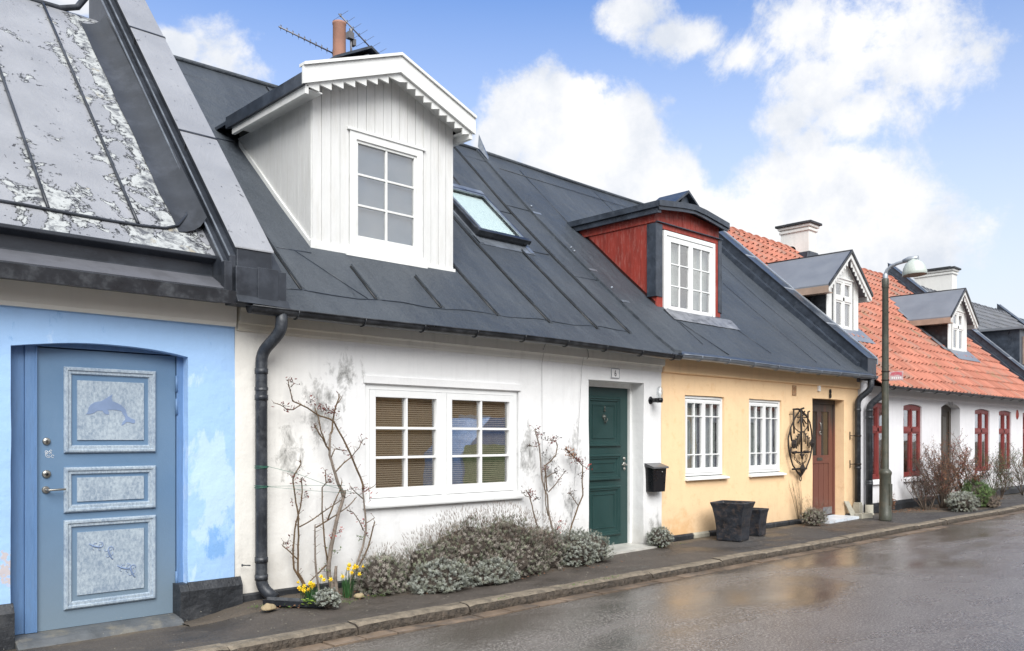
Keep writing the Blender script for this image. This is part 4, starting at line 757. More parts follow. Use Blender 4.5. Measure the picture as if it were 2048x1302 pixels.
# white gabled dormer
d = MB(); GT = lambda x: 5.80-.385*abs(x-5.75); X0, X1, YF, ZE = 4.78, 6.73, .75, 5.16
GA = lambda x: 5.73-.36*abs(x-5.76)      # underside of the gable roof
ybk = 2.35
m = MB(); backing(m, X0, X1, 3.45, GA, (5.33, 6.17, 3.71, 4.81), YF+.004, YF+.03, 5.76)
m.add([(X0+.004,YF,3.52),(X0+.004,YF,GA(X0)),(X0+.004,ybk+.2,GA(X0)),(X0+.004,ybk,5.0)], [(0,1,2,3)]); m.add([(X1-.004,YF,3.4),(X1-.004,YF,GA(X1)),(X1-.004,ybk+.2,GA(X1)),(X1-.004,ybk,4.9)], [(0,1,2,3)])
dm = m.build('dormer', 'groove', wh)
m = MB(); boards(m, X0+.0, X1, lambda x: RWz(.73)+.02, GA, YF+.004, 17, .005, .018, [(5.245, 6.255, 3.62, 4.895)])
zc = lambda y: RWz(y)+.03
boards(m, YF+.002, 2.45, zc, lambda y: 5.115, X0+.002, 13, .0025, .010, axis='x', jit=.0008); bevel(m.build('cladding', 'old_white_board', dm), .002)
m = MB(); boards(m, YF+.002, 2.45, zc, lambda y: GA(X0), X1+.012, 13, .003, .012, axis='x', jit=.001); m.build('far_cladding', 'old_white_board', dm)
m = MB(); slope_block(m, X0-.03, X0-.008, YF-.02, 2.38, lambda y: RWz(y)-.03, lambda y: RWz(y)+.055); m.add([], [])
m.px([(YF-.035,3.50),(YF-.015,3.50),(YF-.015,3.60),(YF-.035,3.60)], X0-.03, 5.22); m.px([(YF-.035,3.46),(YF-.015,3.46),(YF-.015,3.56),(YF-.035,3.56)], 6.27, X1+.02)
m.px([(YF-.062,3.50),(YF-.017,3.50),(YF-.017,3.553),(YF-.056,3.553)], 5.18, 6.30); bevel(m.build('base_trim', 'white_paint', dm), .003)
m = MB(); frame_rect(m, 5.245, 6.255, 3.60, 4.895, YF-.03, YF+.03, .085, .11); m.box(5.21, 6.29, YF-.045, YF-.015, 4.895, 4.925); m.box(5.21, 6.29, YF-.05, YF-.012, 3.555, 3.62)
sash(m, 5.33, 6.17, 3.71, 4.81, YF-.012, YF+.03, .03, (.5,), (.333, .667), .024, .04); bevel(m.build('window_frame', 'white_paint', dm), .003)
pane(dm, 5.35, 6.15, 3.73, 4.79, YF+.012); recess('room_box', dm, 5.33, 6.17, 3.7, 4.82, YF+.031, YF+.7, 'pale_room')
curtain(dm, 5.34, 6.16, 3.72, 4.8, YF+.05, 'sky_tint_curtain', .003, .3)  # sheet behind the pane, coloured like the reflected sky
# roof of the dormer: two slopes running back into the main roof
m = MB(); GT = lambda x: 5.80-.385*abs(x-5.75)
for xa, xb in ((4.56, 5.75), (5.75, 6.84)):
    poly = [(xa, GT(xa)-.14), (xb, GT(xb)-.14), (xb, GT(xb)-.10), (xa, GT(xa)-.10)]; m.py(poly, YF-.25, 3.1)
m.build('dormer_roof', 'wet_black_metal', dm)
m = MB()
for xa, xb in ((4.60, 5.75), (5.75, 6.79)): m.py([(xa, GT(xa)-.165), (xb, GT(xb)-.165), (xb, GT(xb)-.142), (xa, GT(xa)-.142)], YF-.23, YF-.002)
m.build('soffit', 'old_white_board', dm)
m = MB()
for xa, xb in ((4.52, 5.75), (5.75, 6.86)):
    m.py([(xa, GT(xa)-.20), (xb, GT(xb)-.20), (xb, GT(xb)-.02), (xa, GT(xa)-.02)], YF-.285, YF-.252)
    m.py([(xa, GT(xa)-.016), (xb, GT(xb)-.016), (xb, GT(xb)+.016), (xa, GT(xa)+.016)], YF-.31, YF-.20)
bb = bevel(m.build('bargeboard', 'white_paint', dm), .003)
m = MB()
def saw(xa, xb, n, sgn):
    pts = []
    for i in range(n):
        u0, u1 = xa+(xb-xa)*i/n, xa+(xb-xa)*(i+1)/n
        pts += [(u0, GT(u0)-.225), (u1, GT(u1)-.30)]
    return [(xa, GT(xa)-.18)]+pts+[(xb, GT(xb)-.18)]
p = saw(4.58, 5.75, 8, 1); m.py(p, YF-.25, YF-.232)
p = saw(6.80, 5.75, 9, -1); m.py(p[::-1], YF-.25, YF-.232); m.build('sawtooth_board', 'white_paint', bb)
m = MB(); m.box(4.56, 4.60, YF-.25, 2.16, 5.045, 5.14); m.box(4.60, X0, YF-.22, 2.1, 5.10, 5.115); m.box(6.79, 6.84, YF-.25, 2.6, GT(6.84)-.27, GT(6.84)-.15); m.box(X1, 6.79, YF-.22, 2.3, GT(6.84)-.20, GT(6.84)-.18)
split_x(bevel(m.build('eaves_board', 'white_paint', dm), .003), 5.8)
m = MB(); m.box(4.525, 4.562, YF-.25, 2.25, 5.125, 5.255); m.box(6.838, 6.865, YF-.2, 2.3, GT(6.84)-.18, GT(6.84)-.08); split_x(m.build('edge_flashing', 'wet_black_metal', dm), 5.8)
# skylight
NS = Vector((0, -.675, .738)); US = Vector((0, .738, .675))
def rp(x, u, h): p0 = Vector((x, 1.58, RWz(1.58, x))) + US*u + NS*h; return tuple(p0)
m = MB()
def sbox(m, xa, xb, ua, ub, ha, hb, mi=0): m.add([rp(xa,ua,ha),rp(xb,ua,ha),rp(xb,ub,ha),rp(xa,ub,ha),rp(xa,ua,hb),rp(xb,ua,hb),rp(xb,ub,hb),rp(xa,ub,hb)], [(0,3,2,1),(4,5,6,7),(0,1,5,4),(1,2,6,5),(2,3,7,6),(3,0,4,7)], mi)
sbox(m, 7.82, 7.90, -.02, 1.30, -.05, .10); sbox(m, 8.72, 8.80, -.02, 1.30, -.05, .10); sbox(m, 7.90, 8.72, -.02, .07, -.05, .105); sbox(m, 7.90, 8.72, 1.20, 1.30, -.05, .10); sbox(m, 7.80, 8.82, -.05, .03, .06, .125)
sk = bevel(m.build('skylight', 'black_metal', wh), .006)
m = MB(); sbox(m, 7.90, 8.72, .07, 1.20, .07, .08); m.build('pane', 'skyglass', sk)
m = MB(); sbox(m, 7.92, 8.70, .08, 1.19, .04, .05); m.build('blind', 'skylight_blind', sk)
m = MB(); sbox(m, 7.88, 7.92, .05, 1.22, .09, .112); sbox(m, 8.70, 8.74, .05, 1.22, .09, .112); sbox(m, 7.92, 8.70, 1.18, 1.22, .09, .112); sbox(m, 7.78, 8.84, -.22, -.02, -.01, .012); sbox(m, 7.78, 7.86, -.2, 1.5, -.01, .02); sbox(m, 8.76, 8.84, -.2, 1.5, -.01, .02); sbox(m, 7.80, 8.82, 1.3, 1.42, .0, .09); m.build('skylight_flashing', 'zinc', sk)
# chimney: metal clad gabled stack with clay pipe
m = MB(); m.py([(6.98,6.3),(8.10,6.3),(8.10,7.12),(7.54,7.42),(6.98,7.12)], 3.75, 4.5)
for xa, xb in ((6.90, 7.54), (7.54, 8.18)):
    z = lambda x: 7.50-.54*abs(x-7.54); m.py([(xa,z(xa)-.02),(xb,z(xb)-.02),(xb,z(xb)+.02),(xa,z(xa)+.02)], 3.66, 4.56)
ch = m.build('chimney', 'wet_black_metal', wh); m = MB()
for xa, xb in ((6.98, 7.54), (7.54, 8.10)): z = lambda x: 7.42-.54*abs(x-7.54); m.py([(xa,z(xa)-.04),(xb,z(xb)-.04),(xb,z(xb)-.01),(xa,z(xa)-.01)], 3.735, 3.75)
m.build('chimney_trim', 'galvanised', ch)
m = MB(); m.lathe([(.098,0),(.098,.62),(.105,.63),(.105,.66),(.085,.66),(.082,.3)], (7.13,3.92,7.16), n=24); m.build('clay_pipe', 'terracotta', ch)

# ================================================================== yellow house, number 8
yh = thing('yellow_house', (13, 0, 0), 'yellow plastered house with black felt roof and a red boarded dormer, number 8', 'house', 'terraced houses along the street')
front_wall('wall', 'yellow_plaster', yh, 9.955, 16.26, 0, 2.68, [(10.54,11.58,.895,2.125,.12,0),(12.30,13.34,.895,2.125,.12,0),(14.43,15.66,0,2.205,.24,0)], amp=.007)
m = MB(); m.px([(.02,2.43),(-.03,2.43),(-.04,2.45),(-.042,2.66),(.02,2.66)], 9.962, 16.25); bevel(m.build('cornice', 'yellow_cornice', yh), .006)
m = MB(); x = 9.98
for L in (.75, .42, .9, 1.0, .5, .85): m.px([(.0,.0),(-.03,.0),(-.034,.06),(-.01,.085),(.0,.09)], x, x+L-.02, 1 if abs(L-.42) < .01 else 0); x += L
m.px([(.0,.0),(-.03,.0),(-.034,.05),(.0,.07)], 15.7, 16.24); split_x(bevel(m.build('plinth', ['black_plinth', 'pale_stone'], yh), .008), 15)
for xa, xb in ((10.54, 11.58), (12.30, 13.34)):
    m = MB(); frame_rect(m, xa+.005, xb-.005, .93, 2.12, .03, .12, .038); m.box(xa+.05, xb-.05, .045, .1, 2.045, 2.075)
    win = bevel(m.build('window', 'white_paint2', yh), .004); mx_ = (xa+xb)/2
    for a, b in ((xa+.05, mx_-.002), (mx_+.002, xb-.05)):
        m = MB(); sash(m, a, b, .97, 2.05, .022, .07, .038, (.5,), (.205, .80), .018, .075); bevel(m.build('sash', 'white_paint2', win), .003)
    pane(win, xa+.09, xb-.09, 1.03, 2.0, .05); recess('room_box', win, xa+.02, xb-.02, .94, 2.11, .121, .7)
    curtain(win, xa+.07, xa+.50, .98, 2.04, .125, amp=.006); curtain(win, xb-.48, xb-.07, .98, 2.04, .125, amp=.006)
    m = MB(); m.px([(.12,.93),(-.06,.895),(-.065,.87),(-.05,.862),(.12,.885)], xa-.01, xb+.06); bevel(m.build('window_sill', 'white_paint2', win), .003)
m = MB(); m.box(14.44, 14.52, .17, .24, .05, 2.20); m.box(15.60, 15.655, .17, .24, .05, 2.20); m.box(14.52, 15.60, .17, .24, 2.12, 2.20); m.box(14.3, 15.8, .24, .27, -.02, 2.4); bevel(m.build('door_frame', 'worn_door', yh), .004)
m = MB()
for q in (14.53, 14.93, 15.17, 15.55): pass
m.box(14.525, 15.595, .215, .235, .06, 2.118)
m.box(14.525, 14.66, .19, .215, .06, 2.118); m.box(15.44, 15.595, .19, .215, .06, 2.118); m.box(14.98, 15.14, .19, .215, 1.17, 1.98); m.box(14.66, 15.44, .19, .215, 1.98, 2.118); m.box(14.66, 15.44, .19, .215, 1.02, 1.17)
for i in range(4): m.box(14.67+i*.195, 14.67+i*.195+.182, .199, .215, .22, 1.02)
m.box(14.66, 15.44, .19, .215, .06, .22)
dr = bevel(m.build('door', 'worn_door', yh), .004)
for a in (14.66, 15.14): MB().box(a+.004, a+.316, .206, .213, 1.174, 1.976).build('glass_panel', 'bronze_glass', dr)
m = MB(); m.box(14.97, 15.17, .182, .19, 1.075, 1.13); m.build('letter_slot', 'dark_bronze', dr)
m = MB(); m.tube([(15.055,.185,1.78),(15.065,.165,1.76),(15.07,.16,1.70),(15.06,.165,1.62)], [.012,.01,.012,.008], 8); m.tube([(15.06+.022*cos(a*pi/5),.168,1.585+.035*sin(a*pi/5)) for a in range(11)], .007, 6); m.build('door_knocker', 'silver', dr)
m = MB(); m.box(15.2, 15.55, .182, .189, .07, .2); m.build('kick_plate', 'zinc', dr)
m = MB(); m.pz([(14.42,-.32),(15.75,-.30),(15.68,.2),(14.42,.2)], -.03, .04); m.build('doorstep', 'white_step', yh)
for nm, col, dims in (('vent_brick', 'brick_worn', (13.69,13.835,-.012,0,2.225,2.40)), ('door_bell', 'plate_white', (14.60,14.665,-.04,0,2.33,2.43))): bevel(MB().box(*dims).build(nm, col, yh), .006)
t8 = text_obj('number_eight', '8', .24, (15.07, -.02, 2.22), yh, 'ink', .62, .008)
half_gutter('gutter', 'zinc', yh, 9.98, 16.30, -.31, lambda x: 2.655+.01*sin(x*1.3), .064)
downpipe('downpipe', 'pipe_black', yh, [(16.12,-.31,2.61),(16.12,-.31,2.42),(16.02,-.10,2.22),(16.02,-.10,.22)], .055, (2.0, .9))
m = MB(); m.box(15.95, 16.09, -.17, -.03, .0, .23); m.box(15.96, 16.08, -.16, -.04, .23, .27); bevel(m.build('drain_block', 'pale_stone', yh), .01)
m = MB()
for z in (1.52, .98): m.lathe([(.057,0),(.065,0),(.065,.03),(.057,.03)], (16.02,-.10,z)); m.tube([(15.96,-.08,z+.015),(15.88,-.01,z+.015)], .008, 6); m.tube([(15.885,-.012,z-.06),(15.885,-.012,z+.09)], .008, 6)
m.build('pipe_bracket', 'iron', yh)
RY = RW; RYz = RWz
roof_slab('roof', 'felt', yh, 10.04, 16.3, RY+[(7.9,2.7)])
m = MB(); 
for x in (11.0, 14.4, 15.3): lapline(m, [(x, .0), (x, .6)] if x < 12 else [(x, -.1), (x+.02, 1.6), (x, 3.7)], r=.005)
lapline(m, [(10.75, 2.5), (10.75, 3.7)]); lapline(m, [(10.1, 3.55), (16.2, 3.58)]); lapline(m, [(12.9, 2.8), (12.9, 3.8)]); lapline(m, [(11.25, .62), (11.05, .45), (11.4, -.2)]); lapline(m, [(12.7,.6),(13.0,.0)]); m.build('felt_laps', 'wet_black_metal', yh)
m = MB(); vs = []; n = 40
for i in range(n+1):
    x = 10.0+6.25*i/n; c = .02*nz(x, 0, 0, 4)+.015*nz(x, 4, 0, 9); vs += [(x,-.26,RWz(-.26, x)+.012),(x,-.33,RWz(-.32, x)+.006+c),(x,-.36+c,RWz(-.32, x)-.03)]
m.add(vs, [(i*3+j, (i+1)*3+j, (i+1)*3+j+1, i*3+j+1) for i in range(n) for j in range(2)]); m.build('drip_edge', 'wet_black_metal', yh)
m = MB(); m.tube([(10.0+i*.6, 3.9, RWz(3.9, 10+i*.6)+.012) for i in range(11)], .035, 8); m.build('ridge_roll', 'felt', yh)
m = MB(); m.py([(15.45,6.3),(16.25,6.3),(15.85,6.92)], 3.7, 4.3); m.py([(15.3,6.52),(15.85,6.88),(16.4,6.52),(16.4,6.56),(15.85,6.94),(15.3,6.56)], 3.6, 4.4); m.build('chimney_hood', 'wet_black_metal', yh)
# red dormer
X0, X1, YF = 10.86, 12.62, .78
GR = lambda x: 5.175-.10*abs(x-11.68)
m = MB(); backing(m, X0, X1, 3.42, lambda x: GR(x)-.02, (11.1, 12.39, 3.5, 4.69), YF+.003, YF+.03)
m.add([(X0+.004,YF,3.5),(X0+.004,YF,GR(X0)),(X0+.004,2.6,GR(X0)),(X0+.004,2.3,4.95)], [(0,1,2,3)]); m.add([(X1-.004,YF,3.5),(X1-.004,YF,GR(X1)),(X1-.004,2.6,GR(X1)),(X1-.004,2.3,4.95)], [(0,1,2,3)])
dm = m.build('dormer', 'red_groove', yh)
m = MB(); boards(m, X0, X1, lambda x: 3.5, lambda x: GR(x)-.02, YF, 15, .004, .014, [(11.0, 12.47, 3.42, 4.86)]); boards(m, YF, 2.42, lambda y: RWz(y)+.05, lambda y: 4.90, X0+.0, 12, .004, .014, axis='x'); boards(m, YF, 2.42, lambda y: RWz(y)+.05, lambda y: 4.90, X1+.014, 12, .004, .014, axis='x')
m.box(X0-.035, X0-.012, YF-.02, 2.5, 4.86, 4.98); m.box(X0, X1, YF-.034, YF-.012, 4.78, 4.86); m.box(X1-.16, X1+.015, YF-.03, YF-.012, 3.45, 4.8); m.box(X0+.005, X0+.15, YF-.03, YF-.012, 3.5, 3.75); bevel(m.build('cladding', 'red_board', dm), .002)
m = MB(); m.box(X0-.03, X0+.13, YF-.045, YF-.031, 3.70, 4.84); m.box(X0-.045, X0-.03, YF-.045, YF+.13, 3.70, 4.84); m.box(X1-.06, X1+.03, YF-.045, YF-.031, 3.62, 4.84); m.box(X1+.03, X1+.045, YF-.045, YF+.12, 3.60, 4.84)
m.px([(YF-.075,4.855),(YF-.012,4.855),(YF-.012,4.88),(YF-.07,4.87)], X0-.02, X1+.04); bevel(m.build('corner_flashing', 'wet_black_metal', dm), .003)
m = MB(); xa, xb = 11.03, 12.46; frame_rect(m, xa, xb, 3.42, 4.76, YF-.05, YF+.03, .07, .05); frame_rect(m, xa+.075, xb-.075, 3.475, 4.685, YF-.035, YF+.02, .03); mx_ = (xa+xb)/2
for a, b in ((xa+.11, mx_), (mx_, xb-.11)): sash(m, a, b, 3.51, 4.65, YF-.055, YF-.01, .055, (.5,), (.325, .665), .02, .07)
m.box(xa-.02, xb+.03, YF-.075, YF-.02, 3.385, 3.43); bevel(m.build('window_frame', 'white_paint2', dm), .003)
pane(dm, xa+.13, xb-.13, 3.55, 4.62, YF-.03); recess('room_box', dm, xa+.08, xb-.08, 3.48, 4.69, YF+.03, YF+.7, 'pale_room'); curtain(dm, xa+.1, xa+.5, 3.5, 4.66, YF+.07, 'curtain', .015); curtain(dm, xb-.6, xb-.1, 3.5, 4.66, YF+.07, 'curtain', .015)
m = MB(); prof = [(X0-.14,5.135),(11.35,5.21),(11.68,5.235),(12.0,5.21),(X1+.06,5.11)]
low = [(a, b-.05) for a, b in prof]; m.py(prof+low[::-1], YF-.17, 3.2); 
m.build('dormer_roof', 'felt', dm)
m = MB(); hi = [(a, b+.012) for a, b in prof]; lo = [(a, b-.075) for a, b in prof]; m.py(hi+lo[::-1], YF-.19, YF-.172)
lo2 = [(a+(.03 if a < 11.7 else -.03), b-.125) for a, b in prof]; hi2 = [(a, b-.07) for a, b in prof]; m.py(hi2+lo2[::-1], YF-.165, YF-.14)
m.prism([(X0-.155,5.05),(X0-.135,5.05),(X0-.135,5.145),(X0-.155,5.145)], lambda x, z: (x,YF-.17,z), lambda x, z: (x,2.7,z)); m.prism([(X0-.12,4.965),(X0-.035,4.975),(X0-.035,5.06),(X0-.12,5.06)], lambda x, z: (x,YF-.14,z), lambda x, z: (x,2.6,z))
m.prism([(X1+.075,5.02),(X1+.055,5.02),(X1+.055,5.12),(X1+.075,5.12)], lambda x, z: (x,YF-.17,z), lambda x, z: (x,2.7,z)); bevel(m.build('roof_edge', 'wet_black_metal', dm), .004)
m = MB(); vs = []
for i in range(15):
    x = 10.95+1.9*i/14; vs += [(x, YF-.04, 3.40+.0*x), (x, YF-.10, RWz(YF-.10, x)+.03+.012*nz(x, 0, 0, 8)), (x, YF-.30, RWz(YF-.30, x)+.014+.01*nz(x, 3, 0, 8))]
m.add(vs, [(i*3+j, (i+1)*3+j, (i+1)*3+j+1, i*3+j+1) for i in range(14) for j in range(2)]); m.build('sill_flashing', 'lead', dm)
# parapet yellow / tiled house
def parapet(x0, x1, label, top, y0, y1, base, zend):
    p = thing('party_parapet', (x0, 0, 3), label, 'parapet wall', 'sloping parapets between the houses')
    m = MB(); slope_block(m, x0, x1, y0, y1, lambda y: max(2.66, base(y)), top, n=14); m.box(x0-.01, x1+.01, y0-.03, y0+.10, 2.66, zend)
    bevel(m.build('core', 'wet_black_metal', p), .006)
    m = MB(); slope_block(m, x0-.13, x0-.003, y0+.12, y1, lambda y: base(y)-.1, lambda y: top(y)-.22+.01*sin(y*9), n=24); slope_block(m, x0-.20, x0-.13, y0+.2, y1, lambda y: base(y)-.1, lambda y: base(y)+.10, n=14); bevel(m.build('side_flashing', 'wet_black_metal', p), .004)
    m = MB(); slope_block(m, x0-.03, x1+.03, y0-.04, y1, lambda y: top(y), lambda y: top(y)+.016, n=14); bevel(m.build('cap_sheet', 'wet_black_metal', p), .003)
    m = MB(); slope_block(m, x1-.03, x1+.045, y0-.04, y1, lambda y: top(y)+.017, lambda y: top(y)+.04, n=14); slope_block(m, x1+.03, x1+.06, y0-.04, y1, lambda y: top(y)-.10, lambda y: top(y)+.02, n=14)
    for y in (.6, 1.5, 2.4): slope_block(m, x0-.036, x1+.03, y, y+.02, lambda q: top(q)+.016, lambda q: top(q)+.03, 0, 1)
    m.build('cap_edge', 'galvanised', p)
parapet(16.24, 16.60, 'black metal clad fire wall between the yellow house and the red tiled roof', lambda y: 3.20+.90*y, -.17, 4.0, lambda y: RWz(y)-.2, 3.03)

# ================================================================== house with red tiles, number 10
def tile_roof(name, mat, parent, x0, x1, y0, z0, y1, slope=.94, tw=.222, exp=.33, holes=(), sagk=1.):
    m = MB(); L = Vector((0, 1, slope)).normalized(); N = Vector((0, -L.z, L.y)); total = (y1-y0)/L.y; rows = int(total/exp)+1; cols = int((x1-x0)/tw)
    sh = [(0,.008),(.16,-.016),(.34,-.026),(.50,-.008),(.64,.030),(.80,.052),(.92,.040)]; tones = []; rnd = random.Random(11)
    for r in range(rows):
        u0, u1 = r*exp, min((r+1)*exp+.02, total+.03); yl, yh = y0+L.y*u0, y0+L.y*u1
        for c in range(cols):
            xa = x0+c*tw; cx, cy = xa+tw/2, (yl+yh)/2
            if any(h[0] < cx < h[1] and h[2] < cy < h[3] for h in holes): continue
            j = rnd.uniform(-.004, .004); jr = rnd.uniform(-.006, .006); vs = []
            pts = [(xa+tw*t, h) for t, h in sh]+[(xa+tw*1.02, .008)]
            dz = -.05*sin(pi*min(1, max(0, (xa-x0)/(x1-x0))))*sagk*(u0/total)
            for (u, lift) in ((u0-.005, .046+jr), (u0-.005, .060+jr), (u1, .012)):
                for k, (x, h) in enumerate(pts):
                    p = Vector((x+j, y0, z0+dz))+L*u+N*(h*(1. if lift != .046+jr else 1.)+lift); vs.append(p)
            n = len(pts); m.add(vs, [(i, i+1, n+i+1, n+i) for i in range(n-1)], 0, False); m.add(vs, [(n+i, n+i+1, 2*n+i+1, 2*n+i) for i in range(n-1)], 0, True)
            tones += [rnd.random()]*(2*(n-1))
    o = m.build(name, mat, parent, recalc=False); a = o.data.attributes.new('tone', 'FLOAT', 'FACE'); a.data.foreach_set('value', tones); return o
RTz = lambda y: 2.6+.94*(y+.2)
th = thing('tiled_house', (21.5, 0, 0), 'white house with red clay pantile roof, two small gabled dormers and red window frames', 'house', 'terraced houses along the street')
WN = [(16.75,17.66), (18.40,19.38), (22.69,23.75), (24.45,25.45), (26.45,27.2)]
front_wall('wall', 'far_plaster', th, 16.26, 27.5, 0, 2.64, [(a,b,.66,2.17,.12,.04) for a, b in WN]+[(20.5,21.68,0,2.19,.28,.10)], amp=.006)
m = MB(); m.px([(.02,2.33),(-.02,2.33),(-.035,2.36),(-.04,2.38),(-.05,2.55),(-.09,2.60),(.02,2.60)], 16.27, 27.45); bevel(m.build('cornice', 'far_plaster', th), .006)
m = MB(); m.px([(.0,.0),(-.05,.0),(-.05,.13),(-.02,.20),(.0,.2)], 16.5, 20.45); m.px([(.0,.0),(-.05,.0),(-.05,.13),(-.02,.2),(.0,.2)], 21.7, 27.5); split_x(bevel(m.build('plinth', 'black_plinth', th), .012), 21)
def red_window(xa, xb):
    m = MB(); za, zb = .67, 2.165; n = 8
    frame_rect(m, xa+.005, xb-.005, za, zb, .03, .12, .06); xm = (xa+xb)/2; arch = [(xa+.01+(xb-xa-.02)*i/n, zb+.035*(1-((i/n)*2-1)**2)) for i in range(n+1)]
    m.py([(xa+.01, zb-.02)]+arch+[(xb-.01, zb-.02)], .035, .115); m.box(xm-.035, xm+.035, .02, .11, za+.06, zb-.05); m.box(xa+.06, xb-.06, .02, .11, 1.62, 1.70)
    for a, b in ((xa+.06, xm-.035), (xm+.035, xb-.06)):
        for c, d_ in ((za+.06, 1.62), (1.70, zb-.05)): frame_rect(m, a, b, c, d_, .035, .08, .035)
    w_ = bevel(m.build('window', 'red_paint', th), .003); pane(w_, xa+.08, xb-.08, za+.08, zb-.07, .06)
    recess('room_box', w_, xa+.02, xb-.02, za+.01, zb, .121, .8); curtain(w_, xa+.06, xa+.06+(xb-xa)*.30, za+.05, zb-.02, .15, 'curtain_grey'); curtain(w_, xb-.06-(xb-xa)*.26, xb-.06, za+.05, zb-.02, .15, 'curtain_grey')
    s = MB().px([(.11,za),(-.06,za-.045),(-.06,za-.10),(.11,za-.10)], xa-.02, xb+.05).build('window_sill', 'far_plaster', w_)
for a, b in WN: red_window(a, b)
m = MB(); m.box(20.5, 20.60, .20, .27, 0, 2.3); m.box(21.56, 21.68, .20, .27, 0, 2.3); m.box(20.6, 21.56, .20, .27, 2.12, 2.3); m.box(20.4, 21.8, .27, .29, 0, 2.4); bevel(m.build('door_frame', 'brown_door', th), .004)
m = MB(); m.box(20.61, 21.07, .225, .26, .05, 2.12); m.box(21.09, 21.55, .225, .26, .05, 2.12)
for a in (20.61, 21.09): moulding(m, a+.07, a+.39, .2, .8, .225, .04, .02); frame_rect(m, a+.07, a+.39, .92, 2.02, .212, .225, .03)
m.box(21.065, 21.095, .20, .225, .05, 2.12); dr = bevel(m.build('door', 'brown_door', th), .003)
for a in (20.71, 21.19): MB().box(a, a+.26, .218, .224, .95, 1.99).build('glass_panel', 'bronze_glass', dr)
MB().lathe([(0,.06),(.03,.05),(.03,.03),(.012,.02),(.012,0)], (21.12,.225,1.05), (0,-1,0)).build('door_handle', 'dark_bronze', dr)
m = MB(); m.pz([(20.4,-.2),(21.75,-.2),(21.7,.2),(20.5,.2)], -.02, .05); m.build('doorstep', 'pale_stone', th)
text_obj('painted_number', 'No10', .13, (21.05, -.012, 2.245), th, 'faint_ink', .9, .001)
tile_roof('roof', 'red_tiles', th, 16.50, 27.35, -.36, 2.46, 3.9, holes=[(16.95,18.2,1.1,2.3),(23.55,24.9,1.1,2.3)])
m = MB(); m.add([(16.5,-.2,2.50),(27.4,-.2,2.50),(27.4,3.9,6.34),(16.5,3.9,6.34),(27.4,7.9,2.6),(16.5,7.9,2.6)], [(0,1,2,3),(3,2,4,5)]); m.build('roof_boarding', 'black_metal', th)  # boarding coloured black to put shade into the gaps under the tiles
def ridge_tiles(parent, x0, x1, y, z, mat):
    m = MB(); x = x0; rnd = random.Random(5)
    while x < x1:
        L = .36; zz = z-.05*sin(pi*(x-x0)/(x1-x0))+rnd.uniform(-.008, .008); vs = []
        for (xx, r, h) in ((x-.01, .135, .035), (x+L, .115, .0)):
            for j in range(9): a = pi*j/8; vs.append((xx, y-r*cos(a), zz+h+r*sin(a)*.85))
        m.add(vs, [(j, j+1, 10+j, 9+j) for j in range(8)], 0, True); m.add(vs, [tuple(range(9))]); x += L
    o = m.build('ridge_tiles', mat, parent); at_ = o.data.attributes.new('tone', 'FLOAT', 'FACE'); at_.data.foreach_set('value', [random.random()*.8 for _ in o.data.polygons]); return o
ridge_tiles(th, 16.6, 27.3, 3.9, 6.43, 'red_tiles')
half_gutter('gutter', 'black_metal', th, 16.55, 27.35, -.36, lambda x: 2.50, .055)
downpipe('downpipe', 'pipe_black', th, [(16.62,-.36,2.46),(16.62,-.36,2.36),(16.50,-.11,2.12),(16.50,-.11,.12)], .062, (2.0, 1.86, .62, .58))
m = MB(); m.lathe([(.09,0),(.09,.03),(.075,.04),(.075,.20),(.066,.20)], (16.50,-.11,0), n=12); m.build('drain_collar', 'pale_stone', th)
